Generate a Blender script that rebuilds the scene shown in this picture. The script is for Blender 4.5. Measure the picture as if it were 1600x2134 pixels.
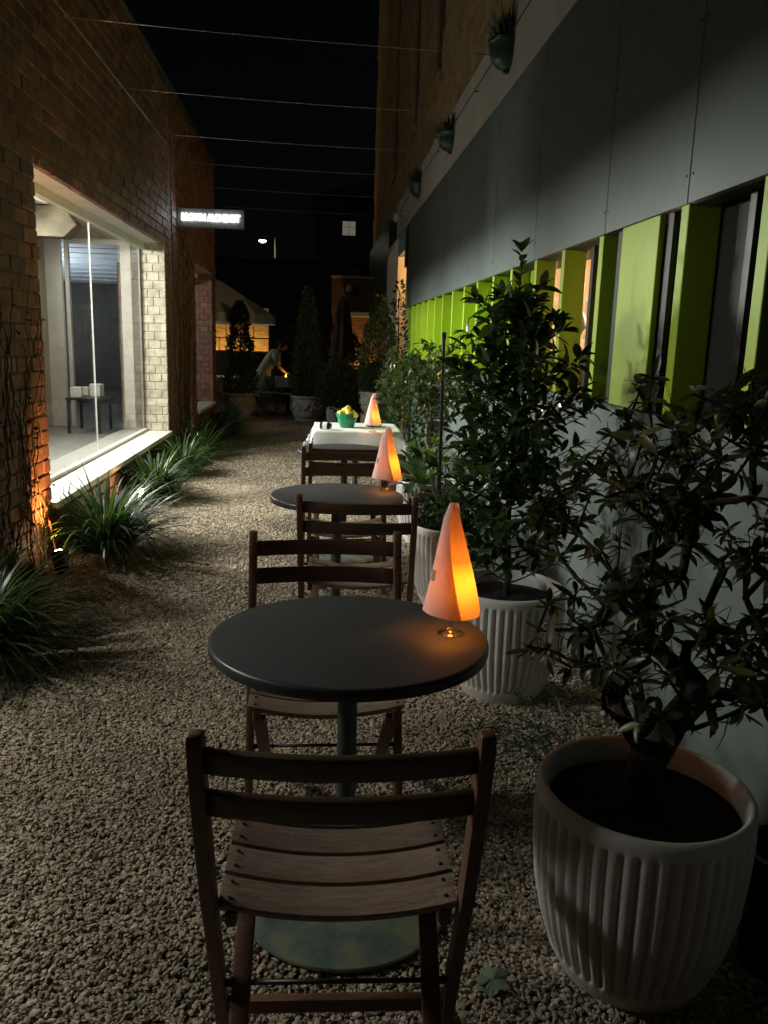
import bpy, bmesh, math, random
from math import radians, sin, cos, pi, sqrt
from mathutils import Vector as V, Matrix, noise as mnoise
random.seed(7)
S = bpy.context.scene
COL = S.collection
for o in list(bpy.data.objects): bpy.data.objects.remove(o)

# ------------------------------------------------------------------ camera
cam_d = bpy.data.cameras.new('camera'); cam = bpy.data.objects.new('camera', cam_d); COL.objects.link(cam)
CAM = V((0, 0, 1.52))
fwd = V((0.08206, 0.97504, -0.20436)).normalized()
rgt = V((0.99655, -0.0778, 0.02896)); rgt = (rgt - fwd * rgt.dot(fwd)).normalized()
up = rgt.cross(fwd)
cam.matrix_world = Matrix(((rgt.x, up.x, -fwd.x, CAM.x), (rgt.y, up.y, -fwd.y, CAM.y), (rgt.z, up.z, -fwd.z, CAM.z), (0, 0, 0, 1)))
cam_d.sensor_fit = 'HORIZONTAL'; cam_d.sensor_width = 36; cam_d.lens = 36 * 1700 / 1600
cam_d.clip_start = .02; cam_d.clip_end = 500
S.camera = cam
# ------------------------------------------------------------------ night sky, faint fill lamp added for city glow on the upper stone, exposure
W = bpy.data.worlds.new('World'); S.world = W; W.use_nodes = True
wn = W.node_tree; bg = wn.nodes['Background']
sky = wn.nodes.new('ShaderNodeTexSky'); sky.sky_type = 'NISHITA'; sky.sun_disc = False
sky.sun_elevation = radians(22); sky.sun_rotation = radians(200); sky.air_density = 1.2; sky.dust_density = 2.0
wn.links.new(sky.outputs[0], bg.inputs[0]); bg.inputs[1].default_value = .0003
sun_d = bpy.data.lights.new('city_glow_fill', 'SUN'); sun_d.energy = .06; sun_d.angle = radians(12); sun_d.color = (1, .93, .82)
sun = bpy.data.objects.new('city_glow_fill', sun_d); COL.objects.link(sun)
sun.rotation_euler = V((.80, .35, -.34)).to_track_quat('-Z', 'Y').to_euler()
S.view_settings.view_transform = 'Standard'; S.view_settings.look = 'None'; S.view_settings.exposure = 0; S.view_settings.gamma = 1
S.cycles.max_bounces = 7; S.cycles.diffuse_bounces = 4; S.cycles.glossy_bounces = 3; S.cycles.transmission_bounces = 6
S.cycles.transparent_max_bounces = 12; S.cycles.caustics_reflective = False; S.cycles.caustics_refractive = False
S.cycles.sample_clamp_indirect = 3; S.cycles.use_denoising = True
try: S.cycles.denoiser = 'OPENIMAGEDENOISE'
except Exception: pass

# ------------------------------------------------------------------ material helpers
def lin(h):
    h = h.lstrip('#'); c = [int(h[i:i+2], 16) / 255 for i in (0, 2, 4)]
    return tuple((x / 12.92 if x <= .04045 else ((x + .055) / 1.055) ** 2.4) for x in c) + (1,)
class N:
    def __init__(s, name):
        s.m = bpy.data.materials.new(name); s.m.use_nodes = True; s.t = s.m.node_tree
        s.b = s.t.nodes['Principled BSDF']; s.out = s.t.nodes['Material Output']
    def n(s, ty, **kw):
        x = s.t.nodes.new('ShaderNode' + ty)
        for k, v in kw.items():
            if k.startswith('i_'):
                x.inputs[k[2:].replace('_', ' ')].default_value = v
            else: setattr(x, k, v)
        return x
    def l(s, a, b): s.t.links.new(a, b)
    def coord(s, kind='Object', scale=(1, 1, 1)):
        c = s.n('TexCoord'); m = s.n('Mapping'); m.inputs['Scale'].default_value = scale
        s.l(c.outputs[kind], m.inputs[0]); return m.outputs[0]
    def noise(s, vec, sc, det=4, rough=.55, dist=0):
        x = s.n('TexNoise'); x.inputs['Scale'].default_value = sc; x.inputs['Detail'].default_value = det
        x.inputs['Roughness'].default_value = rough; x.inputs['Distortion'].default_value = dist
        if vec is not None: s.l(vec, x.inputs['Vector'])
        return x.outputs['Fac']
    def ramp(s, fac, *stops):
        r = s.n('ValToRGB'); e = r.color_ramp.elements
        while len(e) < len(stops): e.new(.5)
        for el, (p, c) in zip(e, stops): el.position = p; el.color = c if len(c) == 4 else (*c, 1)
        s.l(fac, r.inputs[0]); return r.outputs[0]
    def mix(s, fac, a, b, mode='MIX'):
        x = s.n('MixRGB', blend_type=mode)
        for i, q in zip((0, 1, 2), (fac, a, b)):
            if hasattr(q, 'is_linked'): s.l(q, x.inputs[i])
            else: x.inputs[i].default_value = q
        return x.outputs[0]
    def math(s, op, a, b=0.):
        x = s.n('Math', operation=op)
        for i, q in zip((0, 1), (a, b)):
            if hasattr(q, 'is_linked'): s.l(q, x.inputs[i])
            else: x.inputs[i].default_value = q
        return x.outputs[0]
    def rng(s):
        o = s.n('ObjectInfo'); g = s.n('NewGeometry')
        return s.math('FRACT', s.math('ADD', o.outputs['Random'], g.outputs['Random Per Island']))
    def bump(s, hgt, strength=.3, dist=.01):
        b = s.n('Bump'); b.inputs['Strength'].default_value = strength; b.inputs['Distance'].default_value = dist
        s.l(hgt, b.inputs['Height']); s.l(b.outputs[0], s.b.inputs['Normal'])
    def base(s, c, rough=.6, metal=0, spec=None):
        if hasattr(c, 'is_linked'): s.l(c, s.b.inputs['Base Color'])
        else: s.b.inputs['Base Color'].default_value = c if len(c) == 4 else (*c, 1)
        if hasattr(rough, 'is_linked'): s.l(rough, s.b.inputs['Roughness'])
        else: s.b.inputs['Roughness'].default_value = rough
        s.b.inputs['Metallic'].default_value = metal
        if spec is not None: s.b.inputs['Specular IOR Level'].default_value = spec
        return s
def simple(name, c, rough=.6, metal=0, var=.25, sc=6, bump=.1, bd=.004):
    k = N(name); v = k.coord(); f = k.noise(v, sc, 5)
    a = tuple(x * (1 - var) for x in c[:3]); b = tuple(min(1, x * (1 + var)) for x in c[:3])
    k.base(k.ramp(f, (.3, a), (.7, b)), rough, metal)
    if bump: k.bump(k.noise(k.coord(), sc * 12, 4), bump, bd)
    return k.m
def emit(name, c, st):
    k = N(name); e = k.n('Emission'); e.inputs[0].default_value = (*c, 1); e.inputs[1].default_value = st
    k.l(e.outputs[0], k.out.inputs[0]); return k.m
M = {}
# gravel stones and bed
k = N('gravel'); r = k.rng()
k.base(k.mix(k.ramp(k.noise(k.coord(scale=(1, 1, 1)), 90, 3), (.3, (.55,)*3), (.75, (1.05,)*3)), (0, 0, 0, 1), (1, 1, 1, 1)), .72)
mul = k.mix(1.0, k.ramp(r, (0, (.17, .135, .095)), (.25, (.40, .33, .24)), (.55, (.52, .44, .32)), (.8, (.44, .385, .31)), (.93, (.70, .62, .49)), (1, (.25, .165, .105))),
            k.ramp(k.noise(k.coord(), 120, 3), (.3, (.7,)*3), (.7, (1.1,)*3)), 'MULTIPLY')
g = k.n('NewGeometry'); mul = k.mix(1.0, mul, k.ramp(k.noise(g.outputs['Position'], 1.3, 4, .65), (.32, (.62, .60, .57)), (.62, (1.08, 1.06, 1.03))), 'MULTIPLY')
k.base(mul, .75); M['gravel'] = k.m
k = N('ground'); v = k.coord(); vo = k.n('TexVoronoi'); vo.inputs['Scale'].default_value = 62; k.l(v, vo.inputs['Vector'])
k.base(k.mix(k.math('MULTIPLY', vo.outputs['Distance'], 1.1), k.mix(k.noise(v, 40, 3), (.38, .32, .24, 1), (.24, .2, .15, 1)), (.05, .04, .03, 1)), .85)
k.bump(k.math('SUBTRACT', 1., vo.outputs['Distance']), .9, .012); M['ground'] = k.m
def brickmat(name, cols, dark=0.0):
    k = N(name); r = k.rng(); v = k.coord('Object')
    c = k.ramp(r, *[(i / (len(cols) - 1), q) for i, q in enumerate(cols)])
    g = k.n('NewGeometry'); vp = g.outputs['Position']
    c = k.mix(1., c, k.ramp(k.noise(vp, 9, 6, .65), (.28, (.45,)*3), (.7, (1.25,)*3)), 'MULTIPLY')
    c = k.mix(k.ramp(k.noise(vp, 3.1, 5, .7), (.55, (0, 0, 0)), (.78, (.55,)*3)), c, (.07, .06, .05, 1))
    k.base(c, .62); k.bump(k.noise(vp, 70, 6, .7), .55, .006); return k.m
M['brick'] = brickmat('brick', [(.165, .072, .048), (.235, .105, .07), (.135, .058, .043), (.27, .135, .09), (.195, .088, .062), (.105, .054, .046)])
M['brick_cream'] = brickmat('brick_cream', [(.66, .60, .46), (.72, .66, .52), (.62, .56, .42)])
M['brick_pink'] = brickmat('brick_pink', [(.36, .16, .11), (.30, .12, .08), (.40, .2, .14)])
k = N('mortar'); g = k.n('NewGeometry'); k.base(k.ramp(k.noise(g.outputs['Position'], 30, 5), (.3, (.10, .085, .07)), (.7, (.20, .17, .14))), .9)
k.bump(k.noise(g.outputs['Position'], 120, 4), .5, .004); M['mortar'] = k.m
M['white_paint'] = simple('white_paint', (.70, .68, .64), .5, var=.08)
M['sill'] = simple('sill', (.72, .69, .62), .55, var=.12, sc=3)
M['soffit'] = simple('soffit', (.55, .54, .52), .6, var=.1)
M['plaster'] = simple('plaster', (.56, .52, .43), .7, var=.1)
M['cream_wall'] = simple('cream_wall', (.50, .45, .34), .7, var=.12, sc=2)
M['beam'] = simple('beam', (.20, .17, .11), .8)
M['floor'] = simple('floor', (.22, .215, .20), .35, var=.2)
k = N('corrugated'); k.base((.62, .68, .74), .45); M['corrugated'] = k.m
k = N('sage_panel'); g = k.n('NewGeometry')
k.base(k.mix(k.ramp(k.noise(g.outputs['Position'], 1.7, 5, .6), (.35, (0,)*3), (.75, (1,)*3)), (.145, .182, .172, 1), (.17, .206, .193, 1)), k.ramp(k.noise(g.outputs['Position'], 2.6, 6, .7), (.3, (.36,)*3), (.7, (.62,)*3)))
k.bump(k.noise(g.outputs['Position'], 160, 3), .06, .002); M['sage'] = k.m
M['concrete'] = simple('concrete', (.58, .56, .52), .8, var=.12, sc=2)
k = N('sandstone'); g = k.n('NewGeometry'); mp = k.n('Mapping'); mp.inputs['Scale'].default_value = (1, 1, 2.2); k.l(g.outputs['Position'], mp.inputs[0])
c = k.ramp(k.noise(mp.outputs[0], 2.2, 7, .65, 1.2), (.25, (.22, .15, .07)), (.5, (.42, .31, .15)), (.75, (.55, .43, .24)))
k.base(c, .85); k.bump(k.noise(mp.outputs[0], 6, 8, .7), .8, .05); M['sandstone'] = k.m
k = N('lime'); g = k.n('NewGeometry')
k.base(k.ramp(k.noise(g.outputs['Position'], 5, 6, .7), (.3, (.36, .52, .025)), (.7, (.42, .60, .04))), .42); M['lime'] = k.m
M['black_frame'] = simple('black_frame', (.016, .016, .017), .4, bump=0)
M['unlit_dark'] = simple('unlit_dark', (.012, .009, .007), .7, bump=0)
M['dark_render'] = simple('dark_render', (.06, .058, .055), .9, sc=1)
def glassmat(name, tint=(1, 1, 1), refl=1.0, base=.03):
    k = N(name); tr = k.n('BsdfTransparent'); tr.inputs[0].default_value = (*tint, 1)
    gl = k.n('BsdfGlossy'); gl.inputs['Roughness'].default_value = .01
    lw = k.n('LayerWeight'); lw.inputs[0].default_value = .5
    mx = k.n('MixShader'); k.l(k.math('ADD', k.math('MULTIPLY', k.math('POWER', lw.outputs['Facing'], 5.), .7 * refl), base), mx.inputs[0]); k.l(tr.outputs[0], mx.inputs[1]); k.l(gl.outputs[0], mx.inputs[2])
    k.l(mx.outputs[0], k.out.inputs[0]); return k.m
M['pane'] = glassmat('pane', (.96, .98, .97))
M['dark_pane'] = glassmat('dark_pane', (.5, .45, .42))
M['clear_glass'] = glassmat('clear_glass', (.9, .9, .89), 1.4, .16)
k = N('wine_glass'); k.base((1, 1, 1), .01); k.b.inputs['Transmission Weight'].default_value = 1; k.b.inputs['IOR'].default_value = 1.5; M['glass'] = k.m
def wood(name, a, b, c, rough=.5):
    k = N(name); o = k.n('ObjectInfo'); tc = k.n('TexCoord'); mp = k.n('Mapping'); mp.inputs['Scale'].default_value = (1.6, 16, 16)
    ad = k.n('VectorMath', operation='ADD'); cb = k.n('CombineXYZ')
    k.l(k.math('MULTIPLY', o.outputs['Random'], 37.), cb.inputs[0]); k.l(k.math('MULTIPLY', o.outputs['Random'], 19.), cb.inputs[1])
    k.l(tc.outputs['Object'], ad.inputs[0]); k.l(cb.outputs[0], ad.inputs[1]); k.l(ad.outputs[0], mp.inputs[0])
    n1 = k.noise(mp.outputs[0], 4, 6, .6, 1.8)
    mp2 = k.n('Mapping'); mp2.inputs['Scale'].default_value = (6, 130, 130); k.l(ad.outputs[0], mp2.inputs[0]); n2 = k.noise(mp2.outputs[0], 3, 4)
    col = k.mix(.35, k.ramp(n1, (.28, a), (.5, b), (.72, c)), k.ramp(n2, (.3, a), (.7, c)))
    col = k.mix(1., col, k.ramp(o.outputs['Random'], (0, (.8,)*3), (1, (1.15,)*3)), 'MULTIPLY')
    k.base(col, rough); k.bump(n2, .25, .002); return k.m
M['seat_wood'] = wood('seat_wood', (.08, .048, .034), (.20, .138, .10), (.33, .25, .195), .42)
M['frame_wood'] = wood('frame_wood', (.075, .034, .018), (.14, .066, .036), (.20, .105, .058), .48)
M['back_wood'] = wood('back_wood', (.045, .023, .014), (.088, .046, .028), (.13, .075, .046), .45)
k = N('table_top'); v = k.coord(); n1 = k.noise(v, 7, 6, .6); n2 = k.noise(v, 220, 3)
k.base(k.mix(.5, k.ramp(n1, (.3, (.040, .041, .044)), (.7, (.062, .063, .067))), k.ramp(n2, (.3, (.038, .039, .042)), (.7, (.068, .068, .071)))), .62); k.bump(n2, .22, .0015); M['table_top'] = k.m
M['table_edge'] = simple('table_edge', (.04, .041, .045), .38, bump=.05)
M['stem'] = simple('stem', (.05, .066, .058), .42, metal=.2)
k = N('base_plate'); v = k.coord(); n1 = k.noise(v, 9, 6, .65, .6)
k.base(k.ramp(n1, (.3, (.10, .14, .13)), (.47, (.15, .19, .165)), (.56, (.23, .24, .13)), (.7, (.12, .155, .15))), k.ramp(n1, (.35, (.22,)*3), (.65, (.5,)*3)), .25); k.bump(k.noise(v, 90, 4), .1, .002); M['base_plate'] = k.m
M['black_metal'] = simple('black_metal', (.014, .014, .015), .4, metal=.3, bump=0)
k = N('paper'); di = k.n('BsdfDiffuse'); tl = k.n('BsdfTranslucent'); v = k.coord()
fb = k.mix(k.ramp(k.noise(v, 160, 5), (.3, (0,)*3), (.7, (1,)*3)), (.82, .64, .54, 1), (.90, .74, .65, 1))
k.l(fb, di.inputs[0]); k.l(fb, tl.inputs[0]); mx = k.n('MixShader'); mx.inputs[0].default_value = .5
k.l(di.outputs[0], mx.inputs[1]); k.l(tl.outputs[0], mx.inputs[2]); k.l(mx.outputs[0], k.out.inputs[0]); M['paper'] = k.m
k = N('paper_thick'); di = k.n('BsdfDiffuse'); tl = k.n('BsdfTranslucent'); di.inputs[0].default_value = tl.inputs[0].default_value = (.90, .76, .69, 1)
mx = k.n('MixShader'); mx.inputs[0].default_value = .33; k.l(di.outputs[0], mx.inputs[1]); k.l(tl.outputs[0], mx.inputs[2]); k.l(mx.outputs[0], k.out.inputs[0]); M['paper_thick'] = k.m
M['stamp'] = simple('stamp', (.42, .36, .34), .8, var=.5, sc=300, bump=0)
M['candle_led'] = emit('candle_led', (1, .33, .03), 30)
k = N('pot_white'); g = k.n('NewGeometry')
c = k.mix(k.ramp(k.noise(g.outputs['Position'], 7, 7, .7), (.42, (0,)*3), (.75, (.6,)*3)), (.70, .69, .66, 1), (.50, .48, .43, 1))
k.base(c, .6); k.bump(k.noise(g.outputs['Position'], 130, 4), .15, .003); M['pot'] = k.m
M['stone_urn'] = simple('stone_urn', (.42, .39, .34), .85, var=.35, sc=14, bump=.5, bd=.01)
M['soil'] = simple('soil', (.014, .010, .008), .95, var=.5, sc=40, bump=1, bd=.02)
def leafmat(name, a, b, c, rough=.38, trans=.25):
    k = N(name); r = k.rng(); col = k.ramp(r, (0, a), (.55, b), (1, c))
    k.base(col, rough); tl = k.n('BsdfTranslucent'); k.l(k.mix(1., col, (1.6, 1.7, .6, 1), 'MULTIPLY'), tl.inputs[0])
    mx = k.n('MixShader'); mx.inputs[0].default_value = trans; k.l(k.b.outputs[0], mx.inputs[1]); k.l(tl.outputs[0], mx.inputs[2]); k.l(mx.outputs[0], k.out.inputs[0])
    return k.m
M['leaf_rhodo'] = leafmat('leaf_rhodo', (.022, .032, .010), (.040, .052, .016), (.12, .10, .03))
M['leaf_laurel'] = leafmat('leaf_laurel', (.014, .030, .012), (.026, .052, .018), (.058, .09, .024), .32)
M['leaf_citrus'] = leafmat('leaf_citrus', (.035, .065, .02), (.06, .10, .03), (.13, .17, .05), .34)
M['leaf_herb'] = leafmat('leaf_herb', (.02, .05, .02), (.035, .08, .03), (.06, .11, .04), .4)
M['leaf_grass'] = leafmat('leaf_grass', (.014, .036, .014), (.026, .060, .022), (.07, .10, .03), .38)
M['leaf_conifer'] = leafmat('leaf_conifer', (.03, .052, .016), (.045, .078, .024), (.07, .11, .035), .55)
M['leaf_strap'] = leafmat('leaf_strap', (.05, .10, .05), (.08, .14, .06), (.15, .2, .05), .35)
M['leaf_succulent'] = leafmat('leaf_succulent', (.16, .24, .04), (.2, .28, .05), (.26, .3, .07), .45)
M['leaf_dark'] = leafmat('leaf_dark', (.015, .025, .015), (.025, .04, .022), (.04, .05, .03), .45)
M['leaf_dry'] = simple('leaf_dry', (.17, .22, .15), .7, sc=30)
M['bark'] = simple('bark', (.036, .025, .019), .9, var=.5, sc=30, bump=1, bd=.012)
M['bark_pale'] = simple('bark_pale', (.22, .19, .14), .9, var=.3, sc=30, bump=.6, bd=.006)
M['vine'] = simple('vine', (.085, .06, .04), .9, var=.4, sc=40, bump=0)
M['cloth'] = simple('cloth', (.80, .80, .80), .8, var=.03, sc=30, bump=.08, bd=.002)
k = N('bowl_glass'); k.base((.03, .30, .14), .08); k.b.inputs['Transmission Weight'].default_value = .35; M['bowl'] = k.m
M['lemon'] = simple('lemon', (.80, .56, .06), .45, var=.15, sc=30, bump=.3, bd=.002)
M['terracotta'] = simple('terracotta', (.16, .055, .035), .8, var=.3)
M['green_pot'] = simple('green_pot', (.02, .075, .06), .3, var=.4, sc=8, bump=.1)
M['canvas'] = simple('canvas', (.70, .69, .66), .85, var=.06)
M['canvas_dark'] = simple('canvas_dark', (.13, .125, .13), .85, var=.2)
M['dress'] = simple('dress', (.42, .52, .46), .85, var=.12, sc=14)
M['skin'] = simple('skin', (.46, .28, .2), .55, var=.1)
M['hair'] = simple('hair', (.02, .014, .01), .5)
M['black_cloth'] = simple('black_cloth', (.014, .014, .016), .9)
M['wire'] = simple('wire', (.45, .45, .45), .35, metal=.8, bump=0)
M['steel'] = simple('steel', (.30, .31, .32), .4, metal=.7, bump=0)
M['warm_wall'] = simple('warm_wall', (.72, .55, .42), .8, var=.08, sc=2, bump=0)
M['picture'] = simple('picture', (.62, .50, .40), .7, var=.5, sc=9, bump=0)
M['beige_door'] = simple('beige_door', (.62, .5, .34), .7, var=.08)
M['sign_box'] = simple('sign_box', (.20, .21, .21), .45, bump=0)
M['letters'] = emit('letters', (.93, .98, 1.0), 10)
M['lamp_white'] = emit('lamp_white', (1, .97, .90), 22)
M['lamp_warm'] = emit('lamp_warm', (1, .72, .38), 60)
M['lamp_street'] = emit('lamp_street', (1, 1, .72), 14)
M['window_lit'] = emit('window_lit', (.95, .88, .66), .13)
k = N('far_brick'); g = k.n('NewGeometry'); mp = k.n('Mapping'); mp.inputs['Rotation'].default_value = (radians(90), 0, 0); k.l(g.outputs['Position'], mp.inputs[0])
bt = k.n('TexBrick'); bt.inputs['Scale'].default_value = 1; bt.inputs['Brick Width'].default_value = .24; bt.inputs['Row Height'].default_value = .09; bt.inputs['Mortar Size'].default_value = .008
bt.inputs['Color1'].default_value = (.30, .15, .07, 1); bt.inputs['Color2'].default_value = (.22, .10, .05, 1); bt.inputs['Mortar'].default_value = (.14, .11, .08, 1)
k.l(mp.outputs[0], bt.inputs['Vector']); k.base(bt.outputs['Color'], .85); k.bump(k.noise(g.outputs['Position'], 20, 6), .7, .02); M['far_brick'] = k.m

# ------------------------------------------------------------------ mesh helpers
class MB:
    def __init__(s): s.v = []; s.f = []
    def add(s, vs, fs):
        o = len(s.v); s.v += [tuple(p) for p in vs]; s.f += [tuple(i + o for i in f) for f in fs]; return s
    def box(s, x0, x1, y0, y1, z0, z1):
        return s.add([(x0, y0, z0), (x1, y0, z0), (x1, y1, z0), (x0, y1, z0), (x0, y0, z1), (x1, y0, z1), (x1, y1, z1), (x0, y1, z1)],
                     [(0, 3, 2, 1), (4, 5, 6, 7), (0, 1, 5, 4), (1, 2, 6, 5), (2, 3, 7, 6), (3, 0, 4, 7)])
    def beam(s, p, q, w, h, upv=(0, 0, 1)):
        p, q = V(p), V(q); d = (q - p).normalized(); a = d.cross(V(upv)).normalized(); b = a.cross(d)
        vs = [p - a*w/2 - b*h/2, p + a*w/2 - b*h/2, p + a*w/2 + b*h/2, p - a*w/2 + b*h/2]
        vs += [x + (q - p) for x in vs]
        return s.add(vs, [(0, 1, 2, 3), (7, 6, 5, 4), (0, 4, 5, 1), (1, 5, 6, 2), (2, 6, 7, 3), (3, 7, 4, 0)])
    def tube(s, pts, rad, n=8, cap=True):
        pts = [V(p) for p in pts]; rad = rad if hasattr(rad, '__len__') else [rad] * len(pts)
        o = len(s.v); prev = None
        for i, p in enumerate(pts):
            d = (pts[min(i + 1, len(pts) - 1)] - pts[max(i - 1, 0)])
            d = d.normalized() if d.length > 1e-9 else V((0, 0, 1))
            if prev is None:
                a = d.orthogonal().normalized()
            else:
                a = prev - d * prev.dot(d); a = a.normalized() if a.length > 1e-6 else d.orthogonal().normalized()
            prev = a; b = d.cross(a)
            for j in range(n):
                t = 2 * pi * j / n; s.v.append(tuple(p + (a * cos(t) + b * sin(t)) * rad[i]))
        for i in range(len(pts) - 1):
            for j in range(n):
                k2 = (j + 1) % n; s.f.append((o + i*n + j, o + i*n + k2, o + (i+1)*n + k2, o + (i+1)*n + j))
        if cap:
            s.f.append(tuple(o + j for j in reversed(range(n)))); s.f.append(tuple(o + (len(pts)-1)*n + j for j in range(n)))
        return s
    def lathe(s, prof, n=32, cx=0, cy=0, mod=None, closed=False):
        o = len(s.v); m = len(prof)
        for i, (r, z) in enumerate(prof):
            for j in range(n):
                t = 2 * pi * j / n; rr = r if mod is None else mod(i, t, r, z)
                s.v.append((cx + rr * cos(t), cy + rr * sin(t), z))
        for i in range(m if closed else m - 1):
            for j in range(n):
                k2 = (j + 1) % n; i2 = (i + 1) % m
                s.f.append((o + i*n + j, o + i*n + k2, o + i2*n + k2, o + i2*n + j))
        if not closed:
            if prof[0][0] > 1e-4: s.f.append(tuple(o + j for j in reversed(range(n))))
            if prof[-1][0] > 1e-4: s.f.append(tuple(o + (m-1)*n + j for j in range(n)))
        return s
    def prism(s, loop_a, loop_b):
        n = len(loop_a); s.add(list(loop_a) + list(loop_b), [tuple(range(n))[::-1], tuple(range(n, 2*n))] + [(i, (i+1) % n, n + (i+1) % n, n + i) for i in range(n)]); return s
    def mesh(s, name, mat, smooth=False, bevel=0, seg=2, sharp=None):
        me = bpy.data.meshes.new(name); me.from_pydata(s.v, [], s.f)
        if bevel:
            bm = bmesh.new(); bm.from_mesh(me); bmesh.ops.recalc_face_normals(bm, faces=bm.faces)
            es = [e for e in bm.edges if len(e.link_faces) == 2 and e.calc_face_angle(0) > .5]
            bmesh.ops.bevel(bm, geom=es, offset=bevel, segments=seg, profile=.5, affect='EDGES', clamp_overlap=True)
            bm.to_mesh(me); bm.free()
        me.materials.append(M[mat] if isinstance(mat, str) else mat)
        if smooth:
            me.polygons.foreach_set('use_smooth', [True] * len(me.polygons))
            if sharp: me.set_sharp_from_angle(angle=radians(sharp))
        me.update(); return me
    def obj(s, name, mat, parent=None, **kw):
        return link(name, s.mesh(name, mat, **kw), parent)
def link(name, me, parent=None):
    o = bpy.data.objects.new(name, me); COL.objects.link(o)
    if parent is not None: o.parent = parent
    return o
def tag(o, label, cat, group=None):
    o['label'] = label; o['category'] = cat
    if group: o['group'] = group
    return o
def thing(name, label, cat, loc=(0, 0, 0), rz=0, group=None, rot=None):
    o = bpy.data.objects.new(name, None); COL.objects.link(o); o.empty_display_size = .05
    o.location = loc; o.rotation_euler = rot or (0, 0, rz); return tag(o, label, cat, group)
def struct(o): o['kind'] = 'structure'; return o
def stuff(o): o['kind'] = 'stuff'; return o
def kids(o): return [c for c in COL.objects if c.parent == o]
def copy_tree(o, parent=None):
    c = o.copy(); COL.objects.link(c); c.parent = parent
    for ch in list(o.children): copy_tree(ch, c)
    return c
def light(kind, name, loc, energy, color, parent=None, **kw):
    d = bpy.data.lights.new(name, kind); d.energy = energy; d.color = color
    for a, b in kw.items(): setattr(d, a, b)
    o = bpy.data.objects.new(name, d); COL.objects.link(o); o.location = loc
    if parent is not None: o.parent = parent
    return o
def aim(o, d): o.rotation_euler = V(d).to_track_quat('-Z', 'Y').to_euler(); return o
def screen(p):
    q = V(p) - CAM; z = q.dot(fwd)
    return (800 + 1700 * q.dot(rgt) / max(z, .01), 1067 - 1700 * q.dot(up) / max(z, .01), z)
def rnd(a, b): return random.uniform(a, b)

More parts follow.
